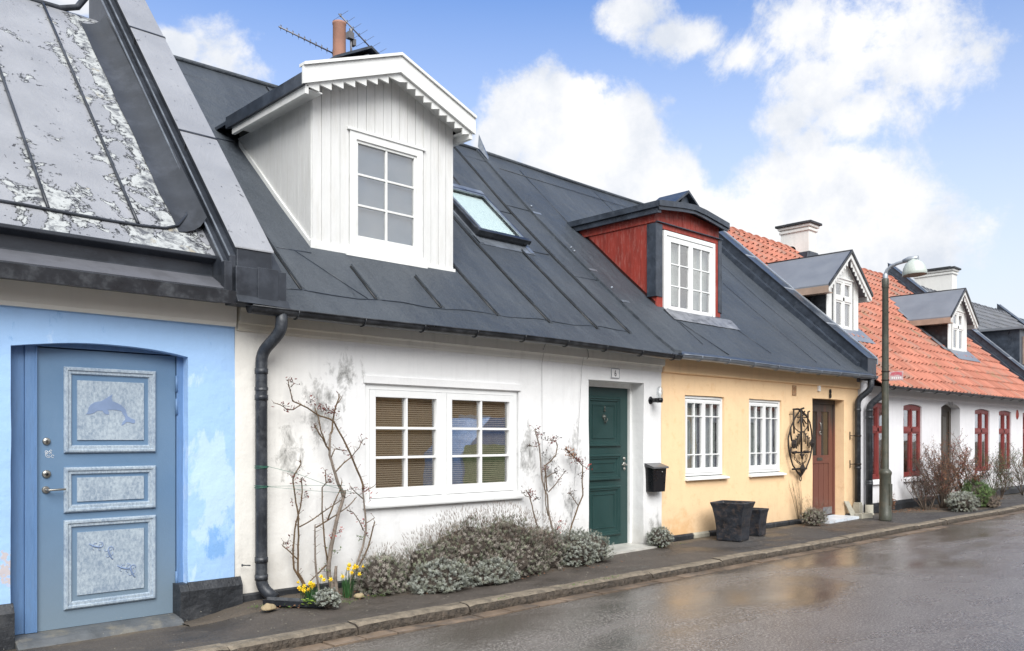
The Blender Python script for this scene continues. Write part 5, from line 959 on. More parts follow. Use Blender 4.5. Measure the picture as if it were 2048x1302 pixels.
def small_dormer(xc, hw, top=5.43):
    YF, e = .95, 4.60; gz = lambda x: top-.03-(top-.03-e)/.98*abs(x-xc)
    m = MB(); backing(m, xc-hw, xc+hw, 3.6, gz, (xc-.36, xc+.36, 3.83, 4.78), YF+.004, YF+.03, xc)
    for s in (-1, 1): X = xc+s*(hw-.005); m.add([(X,YF+.005,3.6),(X,YF+.005,gz(X)),(X,2.6,gz(X)),(X,2.1,4.6)], [(0,1,2,3)])
    d = m.build('dormer', 'black_metal', th)
    m = MB(); boards(m, xc-hw, xc+hw, lambda x: RTz(YF)-.02, lambda x: gz(x)-.03, YF, 13, .004, .016, [(xc-.42, xc+.42, 3.78, 4.84)]); m.box(xc-hw-.01, xc+hw+.01, YF-.03, YF-.016, 3.70, 3.78); bevel(m.build('cladding', 'white_paint', d), .002)
    m = MB(); frame_rect(m, xc-.42, xc+.42, 3.77, 4.84, YF-.03, YF+.03, .06); m.box(xc-.035, xc+.035, YF-.035, YF+.02, 3.83, 4.78); m.box(xc-.36, xc+.36, YF-.035, YF+.02, 4.38, 4.46)
    for a, b in ((xc-.36, xc-.035), (xc+.035, xc+.36)):
        for c, q in ((3.83, 4.38), (4.46, 4.78)): frame_rect(m, a, b, c, q, YF-.02, YF+.01, .04)
    m.box(xc-.46, xc+.46, YF-.05, YF-.02, 4.84, 4.87); bevel(m.build('window_frame', 'white_paint', d), .002)
    pane(d, xc-.38, xc+.38, 3.81, 4.80, YF); recess('room_box', d, xc-.36, xc+.36, 3.83, 4.78, YF+.035, YF+.6); curtain(d, xc-.36, xc-.2, 3.83, 4.78, YF+.06, 'curtain_grey'); curtain(d, xc+.2, xc+.36, 3.83, 4.78, YF+.06, 'curtain_grey')
    m = MB(); W_ = 1.0; ev = top-.82
    for s in (-1, 1):
        x1_ = xc+s*W_; yb = 2.95; ye = (ev-2.6)/.94-.2+.12
        m.add([(xc,.74,top),(xc,yb,top),(x1_,ye,ev),(x1_,.74,ev),(xc,.74,top-.035),(xc,yb,top-.035),(x1_,ye,ev-.035),(x1_,.74,ev-.035)], [(0,1,2,3),(4,5,6,7),(0,3,7,4),(2,3,7,6)])
    m.build('dormer_roof', 'sheet_roof', d)
    m = MB()
    for s in (-1, 1): xe = xc+s*W_; p = [(xc,top-.04),(xe,ev-.04),(xe,ev-.14),(xc,top-.155)]; m.py(p, .755, .785)
    for s in (-1, 1): X = xc+s*(W_-.02); m.box(min(X,X-s*.02), max(X,X-s*.02), .78, 2.1, ev-.15, ev-.04)
    b = bevel(m.build('bargeboard', 'white_paint', d), .002); m = MB(); nt_ = 9
    for s in (-1, 1):
        for i in range(nt_):
            u0, u1 = .08+.88*i/nt_, .08+.88*(i+.62)/nt_; za, zb2 = top-.13-.8*u0*.98, top-.13-.8*u1*.98
            m.py([(xc+s*u0, za), (xc+s*u1, zb2), (xc+s*u1, zb2-.10), (xc+s*u0, zb2-.10)], .787, .803)
    m.build('sawtooth_board', 'white_paint', b)
    m = MB()
    for s in (-1, 1): xe = xc+s*(W_+.012); m.py([(xc,top+.02),(xe,ev+.015),(xe,ev-.05),(xc,top-.05)], .725, .752)
    m.tube([(xc,.73,top+.008),(xc,2.95,top+.008)], .014, 6); m.build('edge_flashing', 'black_metal', d)
    m = MB(); s = -1; x1_ = xc-W_
    m.box(xc-W_+.03, xc-hw-.012, .80, 2.05, ev-.16, ev-.145); m.box(xc-W_-.004, xc-W_+.0, .76, 2.1, ev-.17, ev-.03); m.build('soffit', 'brown_soffit', d)
    m = MB(); ye = (ev-2.6)/.94-.2
    for s in (-1, 1): m.add([(xc+s*W_*.98,ye,ev+.035),(xc,2.9,top+.08),(xc+s*.12,3.05,top+.21),(xc+s*(W_+.14),ye+.05,ev+.10)], [(0,1,2,3)]); m.add([(xc+s*hw,YF-.1,RTz(YF-.1)+.13),(xc+s*(hw+.30),YF-.02,RTz(YF-.02)+.13),(xc+s*(hw+.26),2.1,RTz(2.1)+.13),(xc+s*hw,2.2,RTz(2.2)+.13)], [(0,1,2,3)])
    m.add([(xc-hw-.05,YF-.3,RTz(YF-.3)+.13),(xc+hw+.25,YF-.3,RTz(YF-.3)+.13),(xc+hw+.25,YF-.0,RTz(YF)+.15),(xc-hw-.05,YF,RTz(YF)+.15)], [(0,1,2,3)]); m.build('apron_flashing', 'sheet_roof', d)
    return d
small_dormer(17.60, .73); small_dormer(24.27, .68)
def masonry_chimney(parent, x0, x1, y0, y1, zb, zt):
    m = MB(); m.box(x0, x1, y0, y1, zb, zt-.02); m.box(x0-.035, x1+.035, y0-.035, y1+.035, zt-.24, zt-.17); m.box(x0-.06, x1+.06, y0-.06, y1+.06, zt-.14, zt-.07)
    c = bevel(m.build('chimney', 'chimney_plaster', parent), .012); m = MB(); m.box(x0-.11, x1+.11, y0-.11, y1+.11, zt-.07, zt-.01); m.box(x0+.1, x1-.1, y0+.1, y1-.1, zt-.01, zt+.05); bevel(m.build('chimney_cap', 'black_plinth', c), .01)
    m = MB(); m.box(x0-.03, x1+.03, y0-.03, y1+.03, zb, zb+.28); m.add([(x0-.25,y0-.05,zb+.02),(x1+.25,y0-.05,zb+.02),(x1+.1,y0-.02,zb+.26),(x0-.1,y0-.02,zb+.26)], [(0,1,2,3)]); m.build('chimney_flashing', 'wet_black_metal', c)
masonry_chimney(th, 20.91, 21.32, 3.40, 4.20, 6.05, 7.12)
parapet(27.32, 27.66, 'black metal clad fire wall at the far end of the red tiled roof', lambda y: 3.20+.94*y, -.25, 4.05, lambda y: RTz(y)-.1, 3.0)

# ================================================================== grey tiled house and the row beyond
gh = thing('grey_tiled_house', (32, 0, 0), 'dark dormered house with grey pantile roof behind the last fire wall', 'house', 'terraced houses along the street')
front_wall('wall', 'grey_plaster', gh, 27.5, 38.3, 0, 2.64, [(28.6,29.6,.7,2.15,.12,0),(31.4,32.4,.7,2.15,.12,0)], amp=.005, step=.5)
for a, b in ((28.6,29.6), (31.4,32.4)):
    m = MB(); frame_rect(m, a, b, .7, 2.15, .04, .1, .07); m.box((a+b)/2-.03, (a+b)/2+.03, .04, .1, .77, 2.08); w_ = m.build('window', 'white_paint', gh); pane(w_, a+.07, b-.07, .77, 2.08, .07); recess('room_box', w_, a, b, .7, 2.15, .12, .6)
tile_roof('roof', 'grey_tiles', gh, 27.7, 38.2, -.36, 2.46, 3.9, holes=[(29.4,33.,1.1,1.7)])
ridge_tiles(gh, 27.8, 38.1, 3.9, 6.43, 'grey_tiles')
m = MB(); m.add([(27.6,-.2,2.50),(38.2,-.2,2.50),(38.2,3.9,6.34),(27.6,3.9,6.34),(38.2,7.9,2.6),(27.6,7.9,2.6)], [(0,1,2,3),(3,2,4,5)]); m.build('roof_boarding', 'brown_soffit', gh)
m = MB(); m.box(29.2, 33.2, .85, 2.1, 3.5, 4.80); d = m.build('dormer', 'wet_black_metal', gh); m = MB(); m.box(29.05, 33.35, .70, 2.3, 4.80, 4.87); m.build('dormer_roof', 'sheet_roof', d)
m = MB(); frame_rect(m, 29.5, 30.5, 3.75, 4.6, .81, .86, .06); m.box(29.97, 30.03, .82, .86, 3.8, 4.55); m.build('window_frame', 'brown_soffit', d); pane(d, 29.56, 30.44, 3.8, 4.55, .835)
masonry_chimney(gh, 31.0, 31.42, 3.40, 4.65, 6.0, 7.32)
parapet(38.2, 38.6, 'dark fire wall closing the grey tiled roof at the right edge of the picture', lambda y: 3.0+.93*y, -.2, 4.2, lambda y: RTz(y)-.1, 3.0)
fh = thing('far_house', (42, 0, 0), 'pale house at the far end of the row', 'house', 'terraced houses along the street')
front_wall('wall', 'far_plaster', fh, 38.3, 60, 0, 2.64, [], step=1.); roof_slab('roof', 'felt', fh, 38.6, 60, RW+[(7.9,2.7)], sagf=lambda x: 0, step=2)

# ================================================================== objects on the walls
def mailbox():
    t = thing('mailbox', (9.72, -.07, .76), 'black metal mailbox with a sloping lid, hung beside the green door', 'mailbox')
    m = MB(); m.prism([(9.585,1.07),(9.895,1.07),(9.86,.745),(9.60,.745)], lambda x, z: (x,-.135,z), lambda x, z: (x,-.004,z)); bevel(m.build('body', 'black_plastic', t), .006)
    m = MB(); m.px([(-.0,1.145),(-.16,1.095),(-.165,1.07),(-.155,1.068),(-.0,1.10)], 9.565, 9.915); bevel(m.build('lid', 'mail_lid', t), .004)
    m = MB(); m.lathe([(0,.006),(.010,.006),(.012,0)], (9.80,-.136,1.02), (0,-1,0), 10); m.build('lock', 'silver', t)
mailbox()
t = thing('wall_lamp', (9.70, 0, 2.03), 'black wall lamp with a clear glass jar above the mailbox', 'lamp')
m = MB(); m.lathe([(0,.02),(.045,.02),(.055,.01),(.055,0)], (9.70,0,2.02), (0,-1,0)); m.tube([(9.70,0,2.02),(9.70,-.20,2.02)], .032, 12); m.lathe([(.0,-.035),(.042,-.035),(.045,.0),(.045,.02),(.0,.02)], (9.70,-.165,2.02)); m.build('bracket', 'black_plastic', t)
m = MB(); m.lathe([(.043,0),(.046,.06),(.046,.10),(.038,.145),(.02,.165),(0,.17)], (9.70,-.165,2.04)); m.build('glass_globe', 'globe', t)
m = MB(); m.lathe([(.012,0),(.014,.03),(.026,.06),(.028,.085),(.018,.11),(0,.118)], (9.70,-.165,2.035)); m.build('bulb', 'plate_white', t)
# iron sculpture
t = thing('iron_sculpture', (13.85, -.08, .8), 'black welded iron wall sculpture, oval of rods and chain beside the red door', 'wall sculpture')
m = MB()
for r, pts in IRON: m.tube([(x,-.08,z) for x, z in pts], r*.0016+.002, 6)
m.build('frame', 'iron', t)
m = MB()
for r, pts in NAILS: m.tube([(x,-.095,z) for x, z in pts], .011, 6); x, z = pts[0]; m.lathe([(0,.02),(.024,.018),(.024,0)], (x,-.095,z-.005), (0,0,1), 8)
m.build('nails', 'iron', t)
for i, (x, z) in enumerate(DISCS):
    m = MB(); m.lathe([(0,.025),(.02,.03),(.03,.012),(.06,.018),(.075,.015),(.078,0),(0,0)], (x,-.095,z), (0,-1,0), 18); m.lathe([(0,.036),(.012,.034),(.014,.02)], (x,-.095,z), (0,-1,0), 6); m.build('disc', 'iron', t)
m = MB()
for ch_ in CHAINS:
    P = []
    for (a, b), (c, d_) in zip(ch_, ch_[1:]):
        n = max(1, round(hypot(c-a, d_-b)/.055)); P += [((a+(c-a)*(i+.5)/n), (b+(d_-b)*(i+.5)/n), atan2(d_-b, c-a)) for i in range(n)]
    for k, (x, z, a) in enumerate(P):
        ex, ez = cos(a), sin(a); L = []
        for q in range(11):
            tt = 2*pi*q/10; u, v = .038*cos(tt), .019*sin(tt); L.append((x+ex*u-(ez*v if k % 2 == 0 else ez*v*.3), -.08-(v if k % 2 else 0), z+ez*u+(ex*v if k % 2 == 0 else ex*v*.3)))
        m.tube(L, .0055, 5, cap=False)
m.build('chain', 'iron', t)
m = MB(); x, z = RING; m.tube([(x+.033*cos(a*pi/6),-.08,z+.04*sin(a*pi/6)) for a in range(13)], .008, 6); 
for s in ((13.6,1.9),(14.1,1.9),(13.86,.9)): m.tube([(s[0],-.08,s[1]),(s[0],.0,s[1])], .006, 5)
m.build('ring', 'iron', t)
# oval plaque on the tiled house
t = MB().lathe([(0,.03),(.06,.028),(.09,.015),(.10,0)], (0,0,0), (0,-1,0), 20); t.v = [(x+25.95, y, z*1.35+2.12) for x, y, z in t.v]
tag(t.build('wall_plaque', 'red_board'), 'small dark red oval plaque high on the white wall of the tiled house', 'plaque')
# street lamp
SL = (15.69, -.76)
t = thing('street_lamp', (*SL, 0), 'dark green street lamp post with a short curved arm and pale bowl shade', 'street lamp')
m = MB(); m.lathe([(.112,0),(.112,.12),(.106,.13),(.100,.80),(.104,.82),(.112,.84),(.112,.875),(.085,.91),(.062,.93),(.060,2.5),(.054,4.22),(.061,4.22),(.061,4.38),(.055,4.39),(0,4.40)], (*SL, 0), n=24); m.box(SL[0]-.055, SL[0]+.05, SL[1]-.108, SL[1]-.09, .28, .66); bevel(m.build('pole', 'lamp_green', t), .002)
m = MB(); m.tube([(SL[0],SL[1],4.36),(SL[0],SL[1],4.46),(SL[0],SL[1]-.03,4.54),(SL[0],SL[1]-.10,4.60),(SL[0],SL[1]-.22,4.635),(SL[0],SL[1]-.38,4.66),(SL[0],SL[1]-.47,4.665)], [.042,.036,.03,.03,.03,.03,.03], 12); m.lathe([(.046,0),(.046,.08),(.036,.1)], (*SL,4.38)); m.tube([(SL[0],SL[1]-.32,4.655),(SL[0],SL[1]-.42,4.68),(SL[0],SL[1]-.58,4.68)], [.035,.05,.045], 10); m.build('arm', 'galvanised', t)
m = MB(); c = (SL[0], SL[1]-.52, 4.385); m.lathe([(.198,0),(.205,.01),(.202,.06),(.182,.14),(.142,.21),(.09,.255),(.05,.27),(.05,.285),(0,.285)], c, (0,.06,1), n=32); m.build('shade', 'lamp_shade', t)
m = MB(); m.lathe([(0,.06),(.12,.05),(.19,.012),(.198,.0)], c, (0,.06,1), n=32); m.build('diffuser', 'lamp_inside', t)
t2 = thing('street_sign', (SL[0], SL[1]-.06, 2.6), 'small faded red and white sign clamped to the street lamp post', 'sign')
m = MB(); m.box(SL[0]-.01, SL[0]+.01, SL[1]-.315, SL[1]-.075, 2.53, 2.69); bevel(m.build('sign_plate', 'plate_pink', t2), .002)
m = MB(); m.prism([(SL[1]-.30,2.605),(SL[1]-.24,2.635),(SL[1]-.10,2.61),(SL[1]-.09,2.63),(SL[1]-.12,2.675),(SL[1]-.20,2.685),(SL[1]-.30,2.67)], lambda y, z: (SL[0]-.012,y,z), lambda y, z: (SL[0]-.0105,y,z)); m.build('faded_band', 'sign_red', t2)
m = MB(); rnd = random.Random(2)
for k in range(5):
    y0_ = SL[1]-.115-k*.038; m.prism([(y0_,2.555),(y0_-.024,2.556),(y0_-.026,2.592),(y0_-.004,2.594)], lambda y, z: (SL[0]-.0125,y,z), lambda y, z: (SL[0]-.0105,y,z))
m.build('worn_lettering', 'plate_white', t2)
m = MB()
for z in (2.545, 2.70): m.lathe([(.066,0),(.069,0),(.069,.02),(.066,.02)], (*SL, z-.01)); m.box(SL[0]-.006, SL[0]+.006, SL[1]-.085, SL[1]-.06, z-.006, z+.006)
m.build('clamp', 'iron', t2)
# plant pots
def pot(x, y, w0, w1, h, label, rz):
    t = thing('plant_pot', (x, y, 0), label, 'plant pot', 'black flared plant pots by the yellow wall')
    prof = [(w0/2,0),(w0/2*1.02,.02),(w0/2+(w1-w0)/2*.12,h*.35),(w0/2+(w1-w0)/2*.36,h*.62),(w0/2+(w1-w0)/2*.66,h*.84),(w1/2,h-.015),(w1/2,h),(w1/2-.018,h),(w1/2-.03,h-.08)]
    m = MB(); vs = []
    for r, z in prof:
        for a, b in ((-1,-1),(1,-1),(1,1),(-1,1)): vs.append((x+(a*cos(rz)-b*sin(rz))*r, y+(a*sin(rz)+b*cos(rz))*r, z))
    m.add(vs, [(i*4+j, i*4+(j+1) % 4, (i+1)*4+(j+1) % 4, (i+1)*4+j) for i in range(len(prof)-1) for j in range(4)]+[(0,1,2,3)]); bevel(m.build('body', 'pot', t), .008)
    r = w1/2-.032; m = MB(); m.add([(x+(a*cos(rz)-b*sin(rz))*r, y+(a*sin(rz)+b*cos(rz))*r, h-.07) for a, b in ((-1,-1),(1,-1),(1,1),(-1,1))], [(0,1,2,3)]); m.build('soil', 'soil', t)
pot(11.02, -.50, .36, .51, .56, 'larger black plant pot with a flared rim, standing in front of the yellow wall', .22)
pot(11.82, -.38, .26, .34, .41, 'smaller dark plant pot tucked behind the larger flared one', .15)
# splash channel, stones, plank, bricks
m = MB(); P = [(-.07,.055),(-.062,.055),(-.05,.012),(.05,.012),(.062,.055),(.07,.055),(.055,.0),(-.055,.0)]
d0, d1 = Vector((3.68,-.34,0)), Vector((4.05,-.72,0)); dd = (d1-d0).normalized(); nn_ = Vector((-dd.y, dd.x, 0))
m.prism(P, lambda u, z: tuple(d0+nn_*u+Vector((0,0,z+.02))), lambda u, z: tuple(d1+nn_*u+Vector((0,0,z-.0)))); m.prism(P, lambda u, z: tuple(d0+nn_*u+Vector((0,0,z+.02))), lambda u, z: tuple(d0-dd*.01+nn_*u*.9+Vector((0,0,z+.02))))
tag(bevel(m.build('splash_channel', 'pipe_black'), .003), 'black open rainwater channel under the foot of the white house downpipe', 'drain channel')
def stone(name, x, y, r, mat, label, sc=(1,.8,.6), seed=0, cat='stone'):
    bm = bmesh.new(); bmesh.ops.create_icosphere(bm, subdivisions=3, radius=1)
    for v in bm.verts: k = 1+.3*nz(v.co.x+seed, v.co.y, v.co.z, 1.3)+.12*nz(v.co.x, v.co.y+seed, v.co.z, 3.5); v.co = Vector((v.co.x*sc[0]*r*k, v.co.y*sc[1]*r*k, max(-.2*r, v.co.z*sc[2]*r*k)))
    me = bpy.data.meshes.new(name); bm.to_mesh(me); bm.free(); me.materials.append(W[mat]); me.polygons.foreach_set('use_smooth', [True]*len(me.polygons)); o = bpy.data.objects.new(name, me); C.objects.link(o); o.location = (x, y, .02); o['_o'] = (x, y, 0)
    return tag(o, label, cat)
stone('stone', 3.62, -.50, .065, 'tan_stone', 'mossy tan stone beside the black splash channel', seed=1)
stone('stone', 4.50, -.58, .05, 'tan_stone', 'brown stone beneath the yellow daffodils against the grey shrub', seed=5)
stone('stone', 4.33, -.42, .055, 'litter', 'reddish rounded stone at the foot of the thick rose trunk', (.8,.8,1), seed=9)
m = MB(); m.add([(15.66,-.17,.0),(15.80,-.20,.0),(15.80,-.175,.0),(15.66,-.145,.0),(15.62,-.03,.31),(15.76,-.05,.30),(15.76,-.03,.30),(15.62,-.01,.31)], [(0,1,2,3),(4,5,6,7),(0,1,5,4),(1,2,6,5),(2,3,7,6),(3,0,4,7)]); tag(bevel(m.build('board_offcut', 'pale_stone'), .004), 'short pale board leaning on the yellow wall beside the downpipe', 'board')
m = MB(); m.pz([(15.62,-.36),(15.95,-.42),(15.98,-.26),(15.65,-.20)], 0.0, .085); tag(bevel(m.build('paving_block', 'pale_stone'), .012), 'pale broken paving block on the pavement near the yellow house downpipe', 'block')
# wires and strings
for x0_, x1_, lab in ((7.50, 7.50, 'thin vertical support wire hanging from the eave left of the green door'), (8.23, 8.0, 'thin support wire slanting down beside the green door')):
    m = MB(); m.tube([(x0_,-.09,2.66),(x0_,-.03,2.4),((x0_*2+x1_)/3,-.035,1.5),(x1_,-.05,.35)], .0018, 4); m.tube([(x0_-.05,-.1,2.56),(x0_-.02,-.1,2.62),(x0_,-.1,2.655)] if x0_ < 8 else [(x0_,-.1,2.655),(x0_+.04,-.1,2.6),(x0_+.05,-.1,2.53),(x0_+.02,-.1,2.50)], .004, 5); tag(m.build('support_wire', 'wire'), lab, 'wire', 'rose support wires')
m = MB()
for z in (1.235, 1.055): m.lathe([(.062,0),(.0645,.003),(.062,.006)], (3.755,-.11,z), (.05,.0,1)); m.lathe([(.062,0),(.0645,.003),(.062,.006)], (3.755,-.11,z-.012), (-.06,.0,1))
m.tube([(3.80,-.16,1.235),(4.1,-.15,1.16),(4.45,-.16,1.03),(4.8,-.16,.93)], .0022, 4); m.tube([(3.80,-.16,1.055),(4.2,-.14,1.045),(4.62,-.15,1.03)], .0022, 4); m.tube([(3.80,-.16,1.05),(4.3,-.14,.99),(4.7,-.15,.95)], .002, 4)
tag(m.build('garden_string', 'string_green'), 'green string tied from the downpipe to the climbing rose', 'string')
# aerials
def aerial(p0, p1, n, el, mast, label, hor=False):
    t = thing('tv_aerial', mast, label, 'aerial', 'television aerials'); a, b = Vector(p0), Vector(p1); m = MB(); m.tube([a, b], .011, 6); m.build('boom', 'antenna', t); m = MB(); ax = (b-a).normalized()
    for i in range(n): q = a+(b-a)*((i+.3)/n); e = Vector((0,0,1)) if not hor else Vector((ax.y,-ax.x,0)).normalized(); L = el*(1+.25*i/n); m.tube([q-e*L, q+e*L], .0025, 4); m.tube([q-Vector((0,0,.02)), q+Vector((.01,0,.035))], .009, 4)
    m.build('elements', 'antenna', t); return t
t = aerial((6.16,4.0,7.47), (7.35,4.05,7.36), 12, .045, (7.42,4.05,7.0), 'long television aerial pointing left past the clay chimney pipe')
t = aerial((7.20,4.05,8.03), (7.98,4.05,7.58), 7, .22, (7.45,4.05,7.4), 'television aerial on the chimney mast sloping down to the right', True)
m = MB(); m.tube([(7.43,4.05,7.3),(7.42,4.05,7.86)], .017, 8); m.tube([(7.40,4.02,7.86),(7.46,4.08,7.72)], .03, 6); m.box(7.35,7.45,4.0,4.08,7.70,7.80); m.box(7.44,7.5,4.02,4.1,7.62,7.72); m.build('mast', 'antenna', t)

# ================================================================== plants
def leaf(m, p, d, L, w, rnd, mi=0):
    d = d.normalized(); s = d.cross(Vector((rnd.uniform(-1,1), rnd.uniform(-1,1), rnd.uniform(-1,1)))).normalized(); u = s.cross(d)*w*.25
    m.add([p, p+d*L*.5+s*w*.5+u, p+d*L, p+d*L*.5-s*w*.5+u], [(0,1,2,3)], mi)
LM = {0: 0, 1: 1, 2: 2, 3: 3, 4: 4}
def rose(name, stems, leaves, y, loc, label, seed, thorn=True, barks=('grey_bark','cane')):
    rnd = random.Random(seed); t = thing(name, loc, label, 'rose bush'); m = MB(); yo = {}
    for r, pts in stems:
        r0 = r*.00098+.001; off = rnd.uniform(-.03, .02) if r < 12 else 0; n = len(pts)
        P = [Vector((x, y+off*(i/max(1, n-1))+.012*nz(x, z, seed, 5), z)) for i, (x, z) in enumerate(pts)]
        Q = []
        for a, b in zip(P, P[1:]): Q += [a, (a+b)/2+Vector((rnd.uniform(-1,1), rnd.uniform(-1,1), 0))*.004]
        Q.append(P[-1]); rs = [r0*(1-.45*i/(len(Q)-1)) for i in range(len(Q))]
        if Q[0].z < .25: Q.insert(0, Vector((Q[0].x, Q[0].y, -.02))); rs.insert(0, rs[0]*1.15)
        m.tube(Q, rs, 7, 0 if r >= 11 else 1)
        for a, b in zip(Q, Q[1:]):
            for k in range(int((b-a).length/.035)+1):
                if rnd.random() < .8:
                    q = a+(b-a)*rnd.random(); d = Vector((rnd.uniform(-1,1), rnd.uniform(-.6,.6), rnd.uniform(-.2,.8))).normalized(); m.tube([q, q+d*(r0+rnd.uniform(.006,.012))], [.0035, .0008], 3, 1)
        # short dead side shoots along the thinner canes
        if r < 12:
            for a in Q[2:]:
                if rnd.random() < .8: d = Vector((rnd.uniform(-1,1), rnd.uniform(-.7,.3), rnd.uniform(.1,1))).normalized(); b = a+d*rnd.uniform(.02,.06); m.tube([a, b], [.0025, .0015], 4, 1); leaf(m, b, d, .018, .009, rnd, 2)
    m.build('stems', [barks[0], barks[1], 'leaf_red'], t); m = MB()
    for (x, z, n, k) in leaves:
        for i in range(int(n*2.0)):
            p = Vector((x+rnd.gauss(0,.028), y+rnd.gauss(-.01,.03), z+rnd.gauss(0,.026))); leaf(m, p, Vector((rnd.uniform(-1,1), rnd.uniform(-1,.5), rnd.uniform(-.7,1))), rnd.uniform(.018,.042), rnd.uniform(.010,.018), rnd, {0:0,1:1,2:2,3:3,4:4}[k])
            if i % 2: m.tube([(x, y, z-.01), p], .0016, 3, 3)
    m.build('leaves', ['leaf_red','leaf_bright','leaf_green','leaf_dark','leaf_rust'], t)
rose('climbing_rose', ROSE_A, LEAF_A, -.13, (4.5,-.13,0), 'tall leafless climbing rose tied up left of the blinds window', 21)
rose('climbing_rose', ROSE_B+ROSE_C, LEAF_B+LEAF_C, -.14, (7.3,-.14,0), 'bare rose with several thorny stems rising behind the lavender', 22)
rose('climbing_rose', ROSE_D, LEAF_D, -.14, (7.8,-.14,0), 'single arching rose stem with rusty leaves next to the green door', 23)
def shrub(name, label, cat, blobs, leafmat, seed, tuft=.035, L=.022, W_=.005, nl=12, stalks=0, sh=.16, stalkmat='lav_stalk', core='lav_stalk', group=None, up=.5, lean=(0,0)):
    """many small leaf tufts over a lumpy volume; blobs: (x,y,z,rx,ry,rz)"""
    rnd = random.Random(seed); x0, y0 = blobs[0][0], blobs[0][1]; t = thing(name, (x0, y0, 0), label, cat, group); m = MB(); st = MB(); co = MB()
    for (x, y, z, rx, ry, rz) in blobs:
        area = 4*pi*((rx*ry+rx*rz+ry*rz)/3)*.62; n = int(area/(tuft*tuft)*1.2)
        bm = bmesh.new(); bmesh.ops.create_icosphere(bm, subdivisions=3, radius=1); vs = []
        for v in bm.verts: k = .74+.20*nz(v.co.x+x, v.co.y, v.co.z, 2.5); vs.append((x+v.co.x*rx*k, y+v.co.y*ry*k, max(.0, z+v.co.z*rz*k)))
        co.add(vs, [tuple(q.index for q in f.verts) for f in bm.faces], 0, False); bm.free()
        for i in range(n):
            u = rnd.uniform(-.75, 1); a = rnd.uniform(0, 2*pi); s = sqrt(1-u*u); d = Vector((s*cos(a), s*sin(a), u)); k = .80+.26*nz(d.x+x*2, d.y, d.z, 2.2)+rnd.uniform(-.10,.12)
            p = Vector((x+d.x*rx*k, y+d.y*ry*k, z+d.z*rz*k))
            if p.z < .01: p.z = rnd.uniform(.0, .05)
            if any(((p.x-b[0])/b[3])**2+((p.y-b[1])/b[4])**2+((p.z-b[2])/b[5])**2 < .55 for b in blobs if b[0] != x): continue
            ax = (d*(1-up)+Vector((rnd.uniform(-.3,.3)+lean[0], rnd.uniform(-.3,.3)+lean[1], up))).normalized(); o = ax.orthogonal().normalized(); o2 = ax.cross(o); mi = 0 if rnd.random() < .62 else 1
            for j in range(nl):
                q = 2*pi*j/nl*2.4; r = rnd.uniform(.35, 1.1); dd = (ax*r+o*cos(q)+o2*sin(q)).normalized(); pp = p+ax*(L*1.1*j/nl); sd = dd.cross(ax).normalized()*W_*.5*rnd.uniform(.7,1.3); LL = L*rnd.uniform(.7,1.25)
                m.add([pp-sd*.5, pp+sd*.5, pp+dd*LL*.7+sd, pp+dd*LL, pp+dd*LL*.7-sd], [(0,1,2,3,4)], mi)
            m.add([p-ax*.05-o*.0015, p-ax*.05+o*.0015, p+o*.001], [(0,1,2)], 2)
        ns = int(stalks*rx*ry*60)
        for i in range(ns):
            a = rnd.uniform(0, 2*pi); s = sqrt(rnd.random()); d = Vector((s*cos(a), s*sin(a), sqrt(max(0, 1-s*s)))); p = Vector((x+d.x*rx*.85, y+d.y*ry*.85, z+d.z*rz*.85))
            if p.z < .02: continue
            ax = (d*.8+Vector((rnd.gauss(0,.12), rnd.gauss(0,.12), .75))).normalized(); h = sh*rnd.uniform(.55, 1.25); e = p+ax*h+Vector((0,0,-.01)); sd = ax.orthogonal().normalized()*.0014
            mid = p+ax*h*.5+Vector((rnd.gauss(0,.006), rnd.gauss(0,.006), 0)); st.add([p-sd, p+sd, mid+sd, mid-sd, e+sd*.6, e-sd*.6], [(0,1,2,3),(3,2,4,5)])
            sd2 = sd.cross(ax).normalized()*.0022; st.add([e-ax*.03-sd2, e-ax*.03+sd2, e+sd2*.3, e-sd2*.3], [(0,1,2,3)]); sd3 = sd*1.8; st.add([e-ax*.028-sd3, e-ax*.028+sd3, e+sd3*.3, e-sd3*.3], [(0,1,2,3)])
    co.build('twigs', 'twig_dark', t); m.build('leaves', [leafmat, leafmat+'2', stalkmat], t, recalc=False)
    if stalks: st.build('dry_stalks', stalkmat, t, recalc=False)
    return t
shrub('lavender_bush', 'long brown lavender hedge in front of the white wall, tallest plant of the bed', 'lavender', [(5.95,-.42,.22,.50,.36,.43),(6.5,-.40,.24,.52,.36,.42),(7.05,-.42,.18,.38,.32,.34),(5.45,-.48,.16,.38,.32,.30),(6.45,-.62,.14,.60,.26,.26)], 'grey_leaf', 31, .033, .024, .0055, 10, 44, .19)
shrub('lavender_bush', 'low grey lavender cushion at the left end of the bed, beside the daffodils', 'lavender', [(4.83,-.45,.12,.28,.28,.26),(4.98,-.30,.12,.25,.2,.24)], 'grey_leaf', 32, .032, .024, .005, 10, 16, .13)
shrub('lavender_bush', 'silvery lavender bush with fresh tips in the middle front of the bed', 'lavender', [(5.35,-.74,.08,.38,.22,.22),(6.0,-.78,.06,.36,.18,.18)], 'silver_leaf', 33, .030, .024, .006, 12, 7, .10)
shrub('lavender_bush', 'rounded green grey lavender beside the marble doorstep', 'lavender', [(7.50,-.52,.16,.32,.30,.26),(7.86,-.48,.14,.30,.28,.23)], 'silver_leaf', 34, .029, .022, .005, 11, 5, .08)
shrub('lavender_bush', 'small silvery lavender growing below the mailbox', 'lavender', [(9.60,-.24,.12,.20,.19,.16)], 'silver_leaf', 35, .026, .020, .0045, 11, 3, .06)
shrub('santolina_bush', 'tiny silver white tufted plant in front of the daffodils', 'shrub', [(4.03,-.80,.08,.115,.11,.095)], 'silver_leaf', 36, .020, .018, .006, 12)
